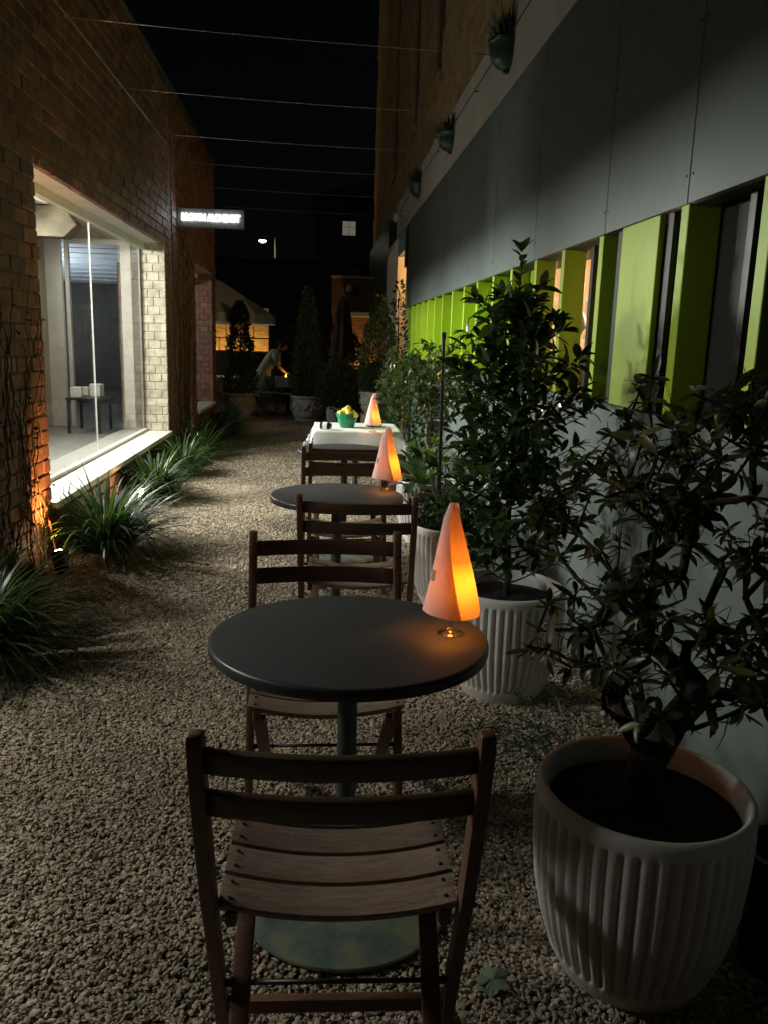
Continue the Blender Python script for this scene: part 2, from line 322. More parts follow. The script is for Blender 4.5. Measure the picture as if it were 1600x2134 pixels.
# ------------------------------------------------------------------ ground and gravel
XL, XR = -1.8, 1.28
struct(MB().add([(-60, -20, 0), (60, -20, 0), (60, 120, 0), (-60, 120, 0)], [(0, 1, 2, 3)]).obj('ground', 'ground'))
def gravel():
    pts = []; rg = random.Random(3)
    def zone(y0, y1, dens, keep=lambda x, y: True):
        for _ in range(int((XR - XL) * (y1 - y0) * dens)):
            x = rg.uniform(XL, XR); y = rg.uniform(y0, y1)
            if keep(x, y): pts.append((x, y, rg.uniform(.000, .010)))
    zone(.9, 4.5, 15500, lambda x, y: x > -.62 * y - .25 and x < .55 * y + .3)
    zone(4.5, 8.5, 10500); zone(8.5, 16.5, 2600)
    me = bpy.data.meshes.new('gravel'); me.from_pydata(pts, [], [])
    o = link('gravel', me); o['label'] = 'loose beige pea gravel covering the lane between the two buildings'; o['category'] = 'gravel'; stuff(o)
    g = bpy.data.node_groups.new('gravel_scatter', 'GeometryNodeTree')
    g.interface.new_socket('Geometry', in_out='INPUT', socket_type='NodeSocketGeometry'); g.interface.new_socket('Geometry', in_out='OUTPUT', socket_type='NodeSocketGeometry')
    nn = g.nodes.new; L = g.links.new
    gi = nn('NodeGroupInput'); go = nn('NodeGroupOutput'); iop = nn('GeometryNodeInstanceOnPoints'); L(gi.outputs[0], iop.inputs['Points'])
    gti = nn('GeometryNodeGeometryToInstance')
    for i in range(7):
        ico = nn('GeometryNodeMeshIcoSphere'); ico.inputs['Radius'].default_value = 1; ico.inputs['Subdivisions'].default_value = 1 if i < 3 else 2
        sp = nn('GeometryNodeSetPosition'); pos = nn('GeometryNodeInputPosition'); nz = nn('ShaderNodeTexNoise'); nz.noise_dimensions = '4D'
        nz.inputs['W'].default_value = i * 3.7; nz.inputs['Scale'].default_value = 1.1; nz.inputs['Detail'].default_value = 1
        sb = nn('ShaderNodeVectorMath'); sb.operation = 'SUBTRACT'; sb.inputs[1].default_value = (.5, .5, .5); sc = nn('ShaderNodeVectorMath'); sc.operation = 'SCALE'; sc.inputs[3].default_value = 1.7
        L(pos.outputs[0], nz.inputs['Vector']); L(nz.outputs['Color'], sb.inputs[0]); L(sb.outputs[0], sc.inputs[0]); L(ico.outputs[0], sp.inputs[0]); L(sc.outputs[0], sp.inputs['Offset'])
        sm = nn('GeometryNodeSetShadeSmooth'); sm.inputs['Shade Smooth'].default_value = i > 4; L(sp.outputs[0], sm.inputs[0])
        mt = nn('GeometryNodeSetMaterial'); mt.inputs['Material'].default_value = M['gravel']; L(sm.outputs[0], mt.inputs[0]); L(mt.outputs[0], gti.inputs[0])
    L(gti.outputs[0], iop.inputs['Instance']); iop.inputs['Pick Instance'].default_value = True
    ri = nn('FunctionNodeRandomValue'); ri.data_type = 'INT'; ri.inputs[4].default_value = 0; ri.inputs[5].default_value = 6; L(ri.outputs[2], iop.inputs['Instance Index'])
    rr = nn('FunctionNodeRandomValue'); rr.data_type = 'FLOAT_VECTOR'; rr.inputs[0].default_value = (-.35, -.35, 0); rr.inputs[1].default_value = (.35, .35, 6.28); rr.inputs['Seed'].default_value = 5; L(rr.outputs[0], iop.inputs['Rotation'])
    rs = nn('FunctionNodeRandomValue'); rs.data_type = 'FLOAT_VECTOR'; rs.inputs[0].default_value = (.0038, .0030, .0022); rs.inputs[1].default_value = (.0095, .0072, .0052); rs.inputs['Seed'].default_value = 9
    r1 = nn('FunctionNodeRandomValue'); r1.inputs['Seed'].default_value = 14; pw = nn('ShaderNodeMath'); pw.operation = 'POWER'; pw.inputs[1].default_value = 5; L(r1.outputs[1], pw.inputs[0])
    ma = nn('ShaderNodeMath'); ma.operation = 'MULTIPLY_ADD'; ma.inputs[1].default_value = .75; ma.inputs[2].default_value = .88; L(pw.outputs[0], ma.inputs[0])
    vs = nn('ShaderNodeVectorMath'); vs.operation = 'SCALE'; L(rs.outputs[0], vs.inputs[0]); L(ma.outputs[0], vs.inputs[3]); L(vs.outputs[0], iop.inputs['Scale'])
    L(iop.outputs[0], go.inputs[0])
    md = o.modifiers.new('scatter', 'NODES'); md.node_group = g
gravel()

# ------------------------------------------------------------------ left brick building
CH, BL = .098, .25           # course height, brick length
WT = 4.42                    # wall top
OPEN = [(1.0, 3.95, .36, 2.58), (5.63, 10.13, .36, 2.58), (12.45, 14.45, .40, 2.56)]   # y0 y1 z0 z1
GROOVE = (10.44, 10.62)
bld = thing('brick_building', 'long dark brick building with big lit windows and dry creeper on its piers', 'building', (XL, 0, 0))
core = MB()
ys = [-1.2]
for y0, y1, z0, z1 in OPEN:
    core.box(-.30, -.012, ys[-1], y0, 0, WT); core.box(-.30, -.012, y0, y1, 0, z0 - .03); core.box(-.30, -.012, y0, y1, z1 + .02, WT); ys.append(y1)
core.box(-.30, -.012, ys[-1], 14.9, 0, WT)
wall = core.obj('brick_wall', 'mortar', bld)
def in_open(ya, yb, za, zb):
    for y0, y1, z0, z1 in OPEN:
        if ya < y1 - .01 and yb > y0 + .01 and za < z1 - .03 and zb > z0 + .01: return (y0, y1)
    return None
bricks = []
ncourse = int(WT / CH)
for i in range(ncourse):
    z0 = i * CH + .006; z1 = (i + 1) * CH - .006; y = -1.0 + (.125 if i % 2 else 0)
    while y < 14.88:
        a, b = y + .006, min(y + BL - .006, 14.9); y += BL
        segs = [(a, b)]
        for y0, y1, oz0, oz1 in OPEN:
            if z0 < oz1 - .03 and z1 > oz0 - .005:
                ns = []
                for p, q in segs:
                    if q <= y0 or p >= y1: ns.append((p, q)); continue
                    if p < y0 - .03: ns.append((p, y0))
                    if q > y1 + .03: ns.append((y1, q))
                segs = ns
        ns = []
        for p, q in segs:
            if q <= GROOVE[0] or p >= GROOVE[1]: ns.append((p, q)); continue
            if p < GROOVE[0] - .03: ns.append((p, GROOVE[0]))
            if q > GROOVE[1] + .03: ns.append((GROOVE[1], q))
        bricks += [(p, q, z0, z1) for p, q in ns if q - p > .03]
def onscreen(yy, zz):
    u, v, d = screen((XL, yy, zz)); return d > 0 and -20 < u < 1620 and -20 < v < 2150
vis = sorted([b for b in bricks if onscreen((b[0] + b[1]) / 2, (b[2] + b[3]) / 2)], key=lambda b: b[0] * 1.0 + abs(b[2] - 1.5) * .35)
near = set(vis[:295])
unit = {}
def brick_unit(w):
    kx = round(w, 3)
    if kx not in unit:
        mb = MB().box(-.05, 0, -w/2, w/2, -CH/2 + .006, CH/2 - .006); unit[kx] = mb.mesh('brick', 'brick', bevel=.005, seg=1)
    return unit[kx]
rest = MB()
for b in bricks:
    dx = rnd(-.005, .005); p, q, z0, z1 = b
    if b in near:
        o = link('brick', brick_unit(q - p), wall); o.location = (dx, (p + q) / 2, (z0 + z1) / 2 + rnd(-.002, .002)); o.rotation_euler = (rnd(-.012, .012), 0, rnd(-.01, .01))
    else:
        c = .004; rest.add([(-.05, p, z0), (dx, p + c, z0 + c), (dx, q - c, z0 + c), (-.05, q, z0), (-.05, p, z1), (dx, p + c, z1 - c), (dx, q - c, z1 - c), (-.05, q, z1)],
                           [(1, 2, 6, 5), (0, 1, 5, 4), (2, 3, 7, 6), (4, 5, 6, 7), (0, 3, 2, 1)])
stuff(rest.obj('brick_courses', 'brick', wall))
# far jambs: painted cream for the big window, pink for the small one
for (y1, z0, z1, mt) in ((10.13, .38, 2.58, 'brick_cream'), (14.45, .42, 2.56, 'brick_pink')):
    zc = z0; i = 0; MB().box(-.285, -.005, y1 - .009, y1 - .0005, z0, z1).obj('jamb_mortar', 'plaster' if mt == 'brick_cream' else 'mortar', wall)
    while zc < z1 - .02:
        zt = min(zc + CH, z1)
        cuts = [-.285, -.145, -.004] if i % 2 else [-.285, -.215, -.075, -.004]
        for a, b in zip(cuts[:-1], cuts[1:]):
            d = rnd(0, .006)
            o = MB().box(a + .004, b - .004, y1 - .016 - d, y1 - .001, zc + .004, zt - .004).obj('jamb_brick', mt, wall, bevel=.004, seg=1)
        zc = zt; i += 1
for (y0, y1, z0, z1) in OPEN[1:]:
    pass
def window(y0, y1, z0, z1, joints, frame=True):
    s = MB().box(-.30, .035, y0 - .0, y1 + .0, z0 - .028, z0 + .02).obj('window_sill', 'sill', bld, bevel=.006)
    MB().box(-.30, -.004, y0, y1, z1 - .012, z1 + .018).obj('soffit', 'soffit', bld)
    f = MB().box(-.30, -.24, y0, y1, z1 - .085, z1 - .013); f.box(-.30, -.25, y0, y1, z0 + .021, z0 + .05)
    fr = f.obj('window_frame', 'white_paint', bld, bevel=.004)
    ee = [y0] + joints + [y1]
    for a, b in zip(ee[:-1], ee[1:]):
        MB().box(-.282, -.274, a + .004, b - .004, z0 + .04, z1 - .05).obj('pane', 'pane', fr)
    for j in joints: MB().box(-.284, -.272, j - .0035, j + .0035, z0 + .05, z1 - .085).obj('glazing_bar', 'white_paint', fr)
    return fr
window(*OPEN[0], [2.1]); fr = window(*OPEN[1], [7.9]); window(*OPEN[2], [])
MB().box(-.31, -.29, 10.08, 10.128, .4, 2.5).obj('steel_edge', 'steel', bld)
# rooms behind the windows (ceiling, floor, rear wall, end partition with a glazed opening)
rm = MB(); rm.box(-4.4, -4.3, -1.2, 10.9, 0, 3.1); rm.box(-4.3, -.30, -1.3, -1.2, 0, 3.1); rm.obj('room_wall', 'plaster', bld)
MB().box(-4.3, -.301, -1.2, 14.9, 0, .33).obj('room_floor', 'floor', bld)
MB().box(-4.3, -.301, -1.2, 10.86, 2.98, 3.1).obj('room_ceiling', 'plaster', bld)
pt = MB(); pt.box(-4.3, -1.62, 10.9, 11.0, .331, 2.98); pt.box(-1.62, -.301, 10.9, 11.0, 2.67, 2.98); pt.obj('end_partition', 'cream_wall', bld)
for xa, xb, mt in ((-1.60, -1.40, 'white_paint'), (-.68, -.55, 'white_paint'), (-1.36, -1.31, 'white_paint')):
    MB().box(xa, xb, 10.82, 10.895, .331, 2.66).obj('partition_post', mt, bld, bevel=.006)
MB().box(-1.36, -.55, 10.83, 10.892, 2.6, 2.668).obj('partition_rail', 'white_paint', bld, bevel=.005)
MB().box(-.549, -.40, 10.84, 10.9, .331, 2.2).obj('dark_door', 'black_frame', bld)
MB().box(-1.02, -.72, 12.1, 12.4, .331, 2.5).obj('inner_pillar', 'brick_pink', bld)
MB().box(-4.3, -.31, 14.6, 14.9, .331, 3.2).obj('rear_yard_wall', 'dark_render', bld)
MB().box(-4.4, -4.3, 10.9, 14.9, .331, 3.2).obj('yard_side_wall', 'dark_render', bld)
for j in range(11):
    y0 = 11.03 + j * .32; zf = lambda y: 2.78 - .44 * (y - 11.02) / 3.5
    MB().prism([(-4.29, y0, zf(y0)), (-4.29, y0 + .27, zf(y0 + .27)), (-4.29, y0 + .27, zf(y0 + .27) + .012), (-4.29, y0, zf(y0) + .012)], [(-.31, y0, zf(y0)), (-.31, y0 + .27, zf(y0 + .27)), (-.31, y0 + .27, zf(y0 + .27) + .012), (-.31, y0, zf(y0) + .012)]).obj('awning_slat', 'corrugated', bld)
# crossbeam seen high inside the window
MB().prism([(-1.75, 10.3, 2.62), (-1.2, 10.3, 2.62), (-1.05, 10.3, 2.76), (-1.2, 10.3, 2.96), (-1.75, 10.3, 2.96)], [(-1.75, 10.6, 2.62), (-1.2, 10.6, 2.62), (-1.05, 10.6, 2.76), (-1.2, 10.6, 2.96), (-1.75, 10.6, 2.96)]).obj('ceiling_beam_end', 'beam', bld)
# flashing on the parapet and the groove (recess) between wall sections
MB().box(-.32, .02, -1.2, 14.92, WT, WT + .03).obj('parapet_flashing', 'dark_render', bld)
# ceiling lamps in the rooms
def ceiling_lamp(y, e, x=-1.8, col=(1, .965, .90), label=''):
    t = thing('ceiling_lamp', label, 'lamp', (XL + x, y, 2.979), group='lamps on the room ceiling')
    MB().lathe([(.06, -.19), (.10, -.18), (.105, -.12), (.03, -.08), (.012, -.07), (.012, -.001)], 24).obj('housing', 'white_paint', t, smooth=True, sharp=40)
    MB().lathe([(.0001, -.20), (.055, -.198), (.058, -.191)], 24).obj('lens', 'lamp_white', t)
    aim(light('SPOT', 'lamp_light', (0, 0, -.30), e, col, t, spot_size=radians(150), spot_blend=1.0, shadow_soft_size=.17), (1, -.12, -.38))
for y, e, lab in ((2.3, 110, 'beyond the creeper covered pier from the long sill'), (3.4, 270, 'next to the creeper covered pier'), (6.1, 780, 'above the long sill next to the creeper covered pier'), (7.5, 900, 'above the middle of the long sill'), (8.8, 560, 'above the long sill next to the cream jamb'), (9.95, 190, 'added to brighten the glazed end partition')):  # last lamp is added only to brighten the end partition
    ceiling_lamp(y, e, label='white ceiling lamp ' + lab)
t = thing('awning_fill_lamp', 'hidden standing lamp added to light the corrugated awning behind the partition', 'lamp', (XL - 2.45, 12.3, .331))  # lamp added out of sight to light the awning and the far urns
MB().lathe([(.14, 0), (.14, .02), (.012, .03), (.012, 1.5)], 20).obj('stand', 'black_metal', t, smooth=True, sharp=40); MB().lathe([(.05, 1.48), (.12, 1.62), (.125, 1.62), (.06, 1.47)], 20, closed=True).obj('shade', 'white_paint', t, smooth=True)
light('POINT', 'lamp_light', (0, 0, 1.68), 130, (.84, .92, 1), t, shadow_soft_size=.06)
MB().box(-.63, -.44, 6.75, 6.90, .331, 2.978).obj('inner_post', 'white_paint', bld, bevel=.008)
# table and boxes inside
t = thing('side_table', 'small dark table standing inside behind the window glass', 'table', (XL - 1.0, 10.35, .33))
MB().box(-.2, .2, -.3, .3, .40, .43).obj('table_top', 'black_frame', t, bevel=.004)
for sx in (-1, 1):
    for sy in (-1, 1): MB().box(sx*.18-.015, sx*.18+.015, sy*.27-.015, sy*.27+.015, 0, .40).obj('leg', 'black_frame', t)
for i, (dx, dy, w, h) in enumerate(((-.10, -.18, .13, .12), (.09, .02, .13, .15), (-.09, .18, .12, .10))):
    b = MB().box(-w/2, w/2, -w/2, w/2, 0, h); o = b.obj('paper_box', 'white_paint', None, bevel=.004); o.location = (XL - 1.0 + dx, 10.35 + dy, .761); o.rotation_euler = (0, 0, rnd(-.3, .3))
    tag(o, ['shorter white box on the table behind the glass', 'tallest white box on the table behind the glass', 'smallest white box on the table behind the glass'][i], 'box', 'white boxes inside')

# ------------------------------------------------------------------ illuminated blade sign
t = thing('blade_sign', 'projecting box sign with glowing white letters on the brick wall', 'sign', (XL, 10.98, 2.98))
MB().box(.0, .84, -.03, .03, -.115, .115).obj('sign_box', 'sign_box', t, bevel=.004)
MB().box(-.02, .0, -.05, .05, -.13, .13).obj('wall_bracket', 'steel', t)
fc = bpy.data.curves.new('lettering', 'FONT'); fc.body = 'BROWN ALCHEMIST'; fc.size = .118; fc.extrude = .008; fc.offset = .001; fc.align_x = 'CENTER'; fc.align_y = 'CENTER'; fc.space_character = 1.0
tmp = bpy.data.objects.new('tmp', fc); COL.objects.link(tmp); dg = bpy.context.evaluated_depsgraph_get(); me = bpy.data.meshes.new_from_object(tmp.evaluated_get(dg)); bpy.data.objects.remove(tmp)
wdt = max(v.co.x for v in me.vertices) - min(v.co.x for v in me.vertices); sc_ = .72 / wdt
me.materials.clear(); me.materials.append(M['letters'])
o = link('lettering', me, t); o.location = (.43, -.04, 0); o.rotation_euler = (radians(90), 0, 0); o.scale = (sc_, 1, 1)

# ------------------------------------------------------------------ wires across the lane
for i, y in enumerate((6.45, 8.1, 9.75, 11.2, 12.9, 14.7)):
    pts = [(XL - .01 + (XR - .0 - XL + .01) * s / 12, y + .25 * s / 12, 3.68 - .015 * sin(pi * s / 12)) for s in range(13)]
    o = MB().tube(pts, .0028, 6).obj('overhead_wire', 'wire', None, smooth=True)
    tag(o, 'thin taut steel wire crossing above the lane from wall to wall', 'wire', 'wires strung over the lane')
o = MB().tube([(XL + .02, 3.5, 3.68), (XL + .02, 10.3, 3.69)], .004, 6).obj('wall_wire', 'wire'); tag(o, 'long thin wire running along the upper brick wall', 'wire')
for yy in (5.0, 6.45, 8.1, 9.75):
    MB().tube([(XL - .01, yy, 3.685), (XL + .022, yy, 3.685)], .005, 6).obj('eye_bolt', 'wire', None).parent = o
o = MB().tube([(XR - .035, 3.5, 3.56), (XR - .035, 14.3, 3.56)], .004, 6).obj('ledge_wire', 'black_metal'); tag(o, 'dark wire running along the pale concrete band beneath the sandstone', 'wire')
for yy in (5.2, 7.2, 9.4, 11.6, 13.6): MB().tube([(XR + .006, yy, 3.56), (XR - .037, yy, 3.56)], .005, 6).obj('eye_bolt', 'black_metal', o)

# ------------------------------------------------------------------ right building, clad in sage panels with green fins
rb = thing('clad_building', 'pale sage clad building with a band of lime green fins under sandstone upper storeys', 'building', (XR, 0, 0))
Z1, Z2, Z3, Z4 = 1.272, 2.025, 3.24, 3.78
PG = .0045
joints = [.55, 1.75, 2.93, 3.78, 5.03, 6.24, 7.45, 8.66, 9.87, 11.08, 12.42]
for i, (a, b) in enumerate(zip(joints[:-1], joints[1:])):
    MB().box(0, .03, a + .004, b - .004, Z2, Z3).obj('upper_panel', 'sage', rb, bevel=.0015, seg=1)
low = [.55, 1.75, 3.05, 4.25, 5.45, 6.65, 7.85, 9.05, 10.25, 11.45, 12.42]
for a, b in zip(low[:-1], low[1:]):
    MB().box(0, .03, a + .003, b - .003, 0, Z1).obj('lower_panel', 'sage', rb, bevel=.0015, seg=1)
sm = MB()
for y in joints[1:-1]:
    for z in (2.12, 2.62, 3.1):
        for dy in (-.025, .025): sm.box(-.003, .001, y + dy - .004, y + dy + .004, z - .004, z + .004)
for y in low[1:-1]:
    for z in (.15, .62, 1.16):
        for dy in (-.025, .025): sm.box(-.003, .001, y + dy - .004, y + dy + .004, z - .004, z + .004)
stuff(sm.obj('panel_screws', 'black_frame', rb))
bk = MB(); bk.box(.031, .30, .55, 12.42, -.05, Z1 - .003); bk.box(.031, .30, .55, 12.42, Z2 + .003, Z3); bk.obj('backing_wall', 'dark_render', rb)
MB().box(.005, .298, .55, 12.42, Z1 + .0, Z1 + .006).obj('window_sill', 'black_frame', rb)
# fins
DEP = .125
for y in (2.36, 2.92):
    MB().box(.004, DEP, y, y + .062, Z1 + .007, Z2 - .002).obj('fin', 'lime', rb, bevel=.004)
MB().box(.004, .03, 3.17, 3.56, Z1 + .007, Z2 - .002).obj('lime_panel', 'lime', rb, bevel=.004)
fy = [3.80, 4.40, 4.97, 5.60, 6.19, 6.82, 7.44, 8.1, 8.74, 9.33, 9.94, 10.52, 11.1, 11.68, 12.2]
for y in fy: MB().box(.004, DEP, y, y + .055, Z1 + .007, Z2 - .002).obj('fin', 'lime', rb, bevel=.004)
for y in (2.62, 3.11, 3.60, 3.73, 4.18): MB().box(.09, .12, y, y + .04, Z1 + .007, Z2 - .002).obj('mullion', 'black_frame', rb)
for y in (3.10, 3.625): MB().box(.03, .05, y, y + .05, Z1 + .007, Z2 - .002).obj('frame_strip', 'black_frame', rb)
# near-black sheet painted as the darkness inside the unlit windows, lime-painted recess behind the far fins
MB().box(.13, .28, .55, 3.78, Z1 + .007, Z2 - .003).obj('unlit_window_sheet', 'unlit_dark', rb)
MB().box(.127, .28, 5.52, 12.42, Z1 + .007, Z2 - .003).obj('recess_back', 'lime', rb)
MB().box(.129, .135, 3.782, 5.515, Z1 + .007, Z2 - .003).obj('pane', 'pane', rb)
# lit room
rw = MB(); rw.box(2.2, 2.3, 3.5, 8.6, 0, 2.6); rw.box(.305, 2.2, 8.5, 8.6, 0, 2.6); rw.box(.305, 2.2, 3.3, 3.4, 0, 2.6); rw.obj('dining_room_wall', 'warm_wall', rb)
MB().box(.305, 2.2, 3.4, 8.5, 2.45, 2.6).obj('dining_room_ceiling', 'warm_wall', rb)
MB().box(.305, 2.2, 3.4, 8.5, 0, .1).obj('dining_room_floor', 'dark_render', rb)
t = thing('pendant_lamp', 'warm pendant lamp in the dining room behind the green fins', 'lamp', (XR + 1.5, 6.4, 2.05))
MB().lathe([(.02, .10), (.10, .02), (.11, 0), (.105, 0), (.09, .015), (.015, .09)], 24, closed=True).obj('shade', 'white_paint', t, smooth=True)
MB().tube([(0, 0, .09), (0, 0, .40)], .004, 6).obj('cord', 'black_metal', t)
light('POINT', 'pendant_light', (0, 0, -.03), 260, (1, .66, .42), t, shadow_soft_size=.06)
o = MB().box(-.02, .0, -.45, .45, -.22, .22).obj('wall_picture', 'picture'); o.location = (XR + 2.199, 8.0, 1.72); tag(o, 'pale framed picture on the warm wall seen between the fins', 'picture')
MB().box(-.03, -.002, -.47, -.45, -.24, .24).obj('frame_side', 'white_paint', o); MB().box(-.03, -.002, .45, .47, -.24, .24).obj('frame_side', 'white_paint', o)
o = MB().box(-.015, 0, -.55, .55, -.2, .2).obj('end_wall_picture', 'picture'); o.location = (XR + 1.0, 8.499, 1.80); o.rotation_euler = (0, 0, radians(90)); tag(o, 'wide pale print hung on the end wall of the dining room', 'picture')
MB().box(-.025, -.002, -.57, .57, .2, .22).obj('frame_side', 'white_paint', o); MB().box(-.025, -.002, -.57, .57, -.22, -.2).obj('frame_side', 'white_paint', o)
# concrete band, sandstone upper wall with tall windows
MB().box(.002, .5, .55, 14.4, Z3 + .001, Z4).obj('concrete_band', 'concrete', rb, bevel=.01)
SX = .10
holes = [(5.2, 6.0, 4.6, 8.4), (7.7, 8.5, 4.6, 8.4), (10.2, 11.0, 4.6, 8.4), (12.7, 13.5, 4.6, 8.4), (16, 16.8, 4.6, 8.4)]
rows = []; zz = Z4
hs = [.42, .36, .46, .38, .44, .40]
i = 0
while zz < 10:
    h = hs[i % 6]; rows.append((zz, zz + h)); zz += h; i += 1
blk = MB()
nb = 0
for r, (za, zb) in enumerate(rows):
    y = .55 - (.35 if r % 2 else 0)
    while y < 22:
        w = rnd(.7, 1.15); a, b = max(y, .55), min(y + w, 22); y += w
        segs = [(a, b)]
        for y0, y1, z0, z1 in holes:
            if za < z1 and zb > z0:
                ns = []
                for p, q in segs:
                    if q <= y0 or p >= y1: ns.append((p, q)); continue
                    if p < y0: ns.append((p, y0))
                    if q > y1: ns.append((y1, q))
                segs = ns
        for p, q in segs:
            if q - p < .05: continue
            d = rnd(-.012, .012); u, v2, dd = screen((XR + SX, (p+q)/2, (za+zb)/2))
            if 700 < u < 1300 and -150 < v2 < 700:
                m = MB().box(SX + d, SX + .3, p + .004, q - .004, za + .004, zb - .004); o = m.obj('stone_block', 'sandstone', rb, bevel=.012, seg=1); nb += 1
            else: blk.box(SX + d, SX + .3, p + .004, q - .004, za + .004, zb - .004)
if blk.v: stuff(blk.obj('stone_courses', 'sandstone', rb))
MB().box(SX + .03, SX + .29, .55, 22, Z4, 10).obj('stone_core', 'mortar', rb) if False else None
bkc = MB(); yy = .55
for y0, y1, z0, z1 in holes: bkc.box(SX + .05, SX + .28, yy, y0, Z4 + .001, 9.9); bkc.box(SX + .05, SX + .28, y0, y1, Z4 + .001, z0); bkc.box(SX + .05, SX + .28, y0, y1, z1, 9.9); yy = y1
bkc.box(SX + .05, SX + .28, yy, 22, Z4 + .001, 9.9); bkc.obj('stone_core', 'mortar', rb)
for y0, y1, z0, z1 in holes:
    w = MB().box(SX + .2, SX + .24, y0, y1, z0, z1).obj('upper_window', 'black_frame', rb)
    MB().box(SX - .05, SX + .19, y0 - .08, y1 + .08, z0 - .10, z0 - .001).obj('stone_sill', 'sandstone', w)
# end of the clad front: doorway with warm light, columns, vent
MB().box(.0, .4, 12.425, 12.6, 0, 2.9).obj('door_column', 'beige_door', rb, bevel=.006)
MB().box(-.02, .1, 12.43, 12.72, 2.62, 3.16).obj('vent_box', 'black_frame', rb)
MB().box(.0, .4, 14.0, 16.2, 0, 3.23).obj('far_panel', 'beige_door', rb, bevel=.006)
MB().box(.0, .4, 12.6, 14.0, 2.9, 3.23).obj('door_head', 'sage', rb)
MB().box(.9, 1.0, 12.4, 14.2, 0, 3.2).obj('porch_wall', 'beige_door', rb)
MB().box(.02, .5, 16.21, 22, 0, Z4).obj('green_panel', 'green_pot', rb)
t = thing('porch_lamp', 'warm lamp in the doorway beyond the sage panels', 'lamp', (XR + .5, 13.3, 2.75))
MB().lathe([(.05, 0), (.06, .02), (.06, .12), (.0001, .14)], 16).obj('housing', 'black_metal', t, smooth=True, sharp=40)
light('POINT', 'porch_light', (0, 0, -.06), 34, (1, .62, .25), t, shadow_soft_size=.05)
t = thing('security_lamp', 'small white twin floodlight on the pale concrete band', 'lamp', (XR - .001, 12.9, 3.40))
MB().box(-.03, 0, -.05, .05, -.05, .05).obj('wall_plate', 'white_paint', t, bevel=.005)
for s in (-1, 1): MB().tube([(-.03, s*.03, 0), (-.12, s*.10, -.03), (-.16, s*.13, -.05)], [.015, .04, .05], 12).obj('lamp_head', 'white_paint', t, smooth=True, sharp=50)

# ------------------------------------------------------------------ ground uplights at the brick wall
def uplight(x, y, tgt, e, label, size=58, cord=True):
    t = thing('uplight', label, 'lamp', (x, y, 0), group='warm uplights along the brick wall')
    d = (V(tgt) - V((x, y, .09))).normalized(); q = d.to_track_quat('Z', 'Y').to_matrix().to_4x4()
    b = MB().lathe([(.03, -.06), (.045, -.05), (.05, .04), (.055, .045), (.055, .06), (.047, .06), (.045, .05), (.0001, .048)], 20)
    b.v = [tuple(q @ V(p) + V((0, 0, .09))) for p in b.v]; b.obj('lamp_body', 'black_metal', t, smooth=True, sharp=40)
    l = MB().lathe([(.043, .052), (.036, .066), (.02, .076), (.0001, .079)], 16); l.v = [tuple(q @ V(p) + V((0, 0, .09))) for p in l.v]; l.obj('lens', 'lamp_warm', t)
    MB().tube([(0, 0, 0), (0, 0, .05)], .012, 8).obj('spike', 'black_metal', t)
    aim(light('SPOT', 'beam', V((0, 0, .09)) + d * .088, e, (1, .42, .10), t, spot_size=radians(size), spot_blend=.9, shadow_soft_size=.03), d)
    if cord: MB().tube([(0, .02, .03), (-.08, .16, .12), (-.12, .2, .3), (-.14, .22, .34)], .006, 6).obj('cord', 'terracotta', t, smooth=True)
uplight(-1.62, 5.16, (-1.80, 5.44, .62), 190, 'warm uplight on the gravel at the foot of the creeper covered pier', 60)
uplight(-1.54, 7.4, (-1.80, 7.25, .3), 7, 'warm uplight half hidden between two grass clumps under the sill', cord=False)
uplight(-1.68, 11.75, (-1.80, 11.82, 1.0), 16, 'warm uplight behind the grasses on the pier below the sign', 40, cord=False)

# ------------------------------------------------------------------ tables
def make_table(name, label, loc, r=.35, rz=0, tilt=(0, 0)):
    t = thing(name, label, 'table', loc, group='round grey bistro tables', rot=(tilt[0], tilt[1], rz))
    top = MB().lathe([(.0001, .73), (r - .012, .73), (r - .002, .733), (r, .74), (r, .755), (r - .003, .7595), (r - .007, .762)], 96).obj('table_rim', 'table_edge', t, smooth=True, sharp=35)
    MB().lathe([(r - .007, .762), (r - .012, .7632), (.0001, .7635)], 96).obj('table_top', 'table_top', t, smooth=True, sharp=35)
    MB().lathe([(.026, .012), (.026, .724)], 28).obj('stem', 'stem', t, smooth=True, sharp=40)
    MB().lathe([(.07, .714), (.07, .7295)], 24).obj('collar', 'stem', t)
    MB().lathe([(.28, .0), (.282, .006), (.28, .011), (.27, .0135), (.05, .017), (.045, .03), (.0265, .034)], 64).obj('base_plate', 'base_plate', t, smooth=True, sharp=40)
    return t
GZ = .012
make_table('bistro_table', 'round grey bistro table between the two chairs beside the rhododendron pot', (.088, 1.985, GZ), .358, tilt=(radians(-1.2), 0))
make_table('bistro_table', 'round grey bistro table holding a pink cone lamp, beside the pot of low herbs', (.10, 3.97, GZ), .327)
make_table('bistro_table', 'round grey bistro table standing right up against the white cloth table', (.19, 5.68, GZ), .327)
make_table('bistro_table', 'round grey bistro table at the open end of the row, past the last chair', (.30, -.42, GZ), .35)

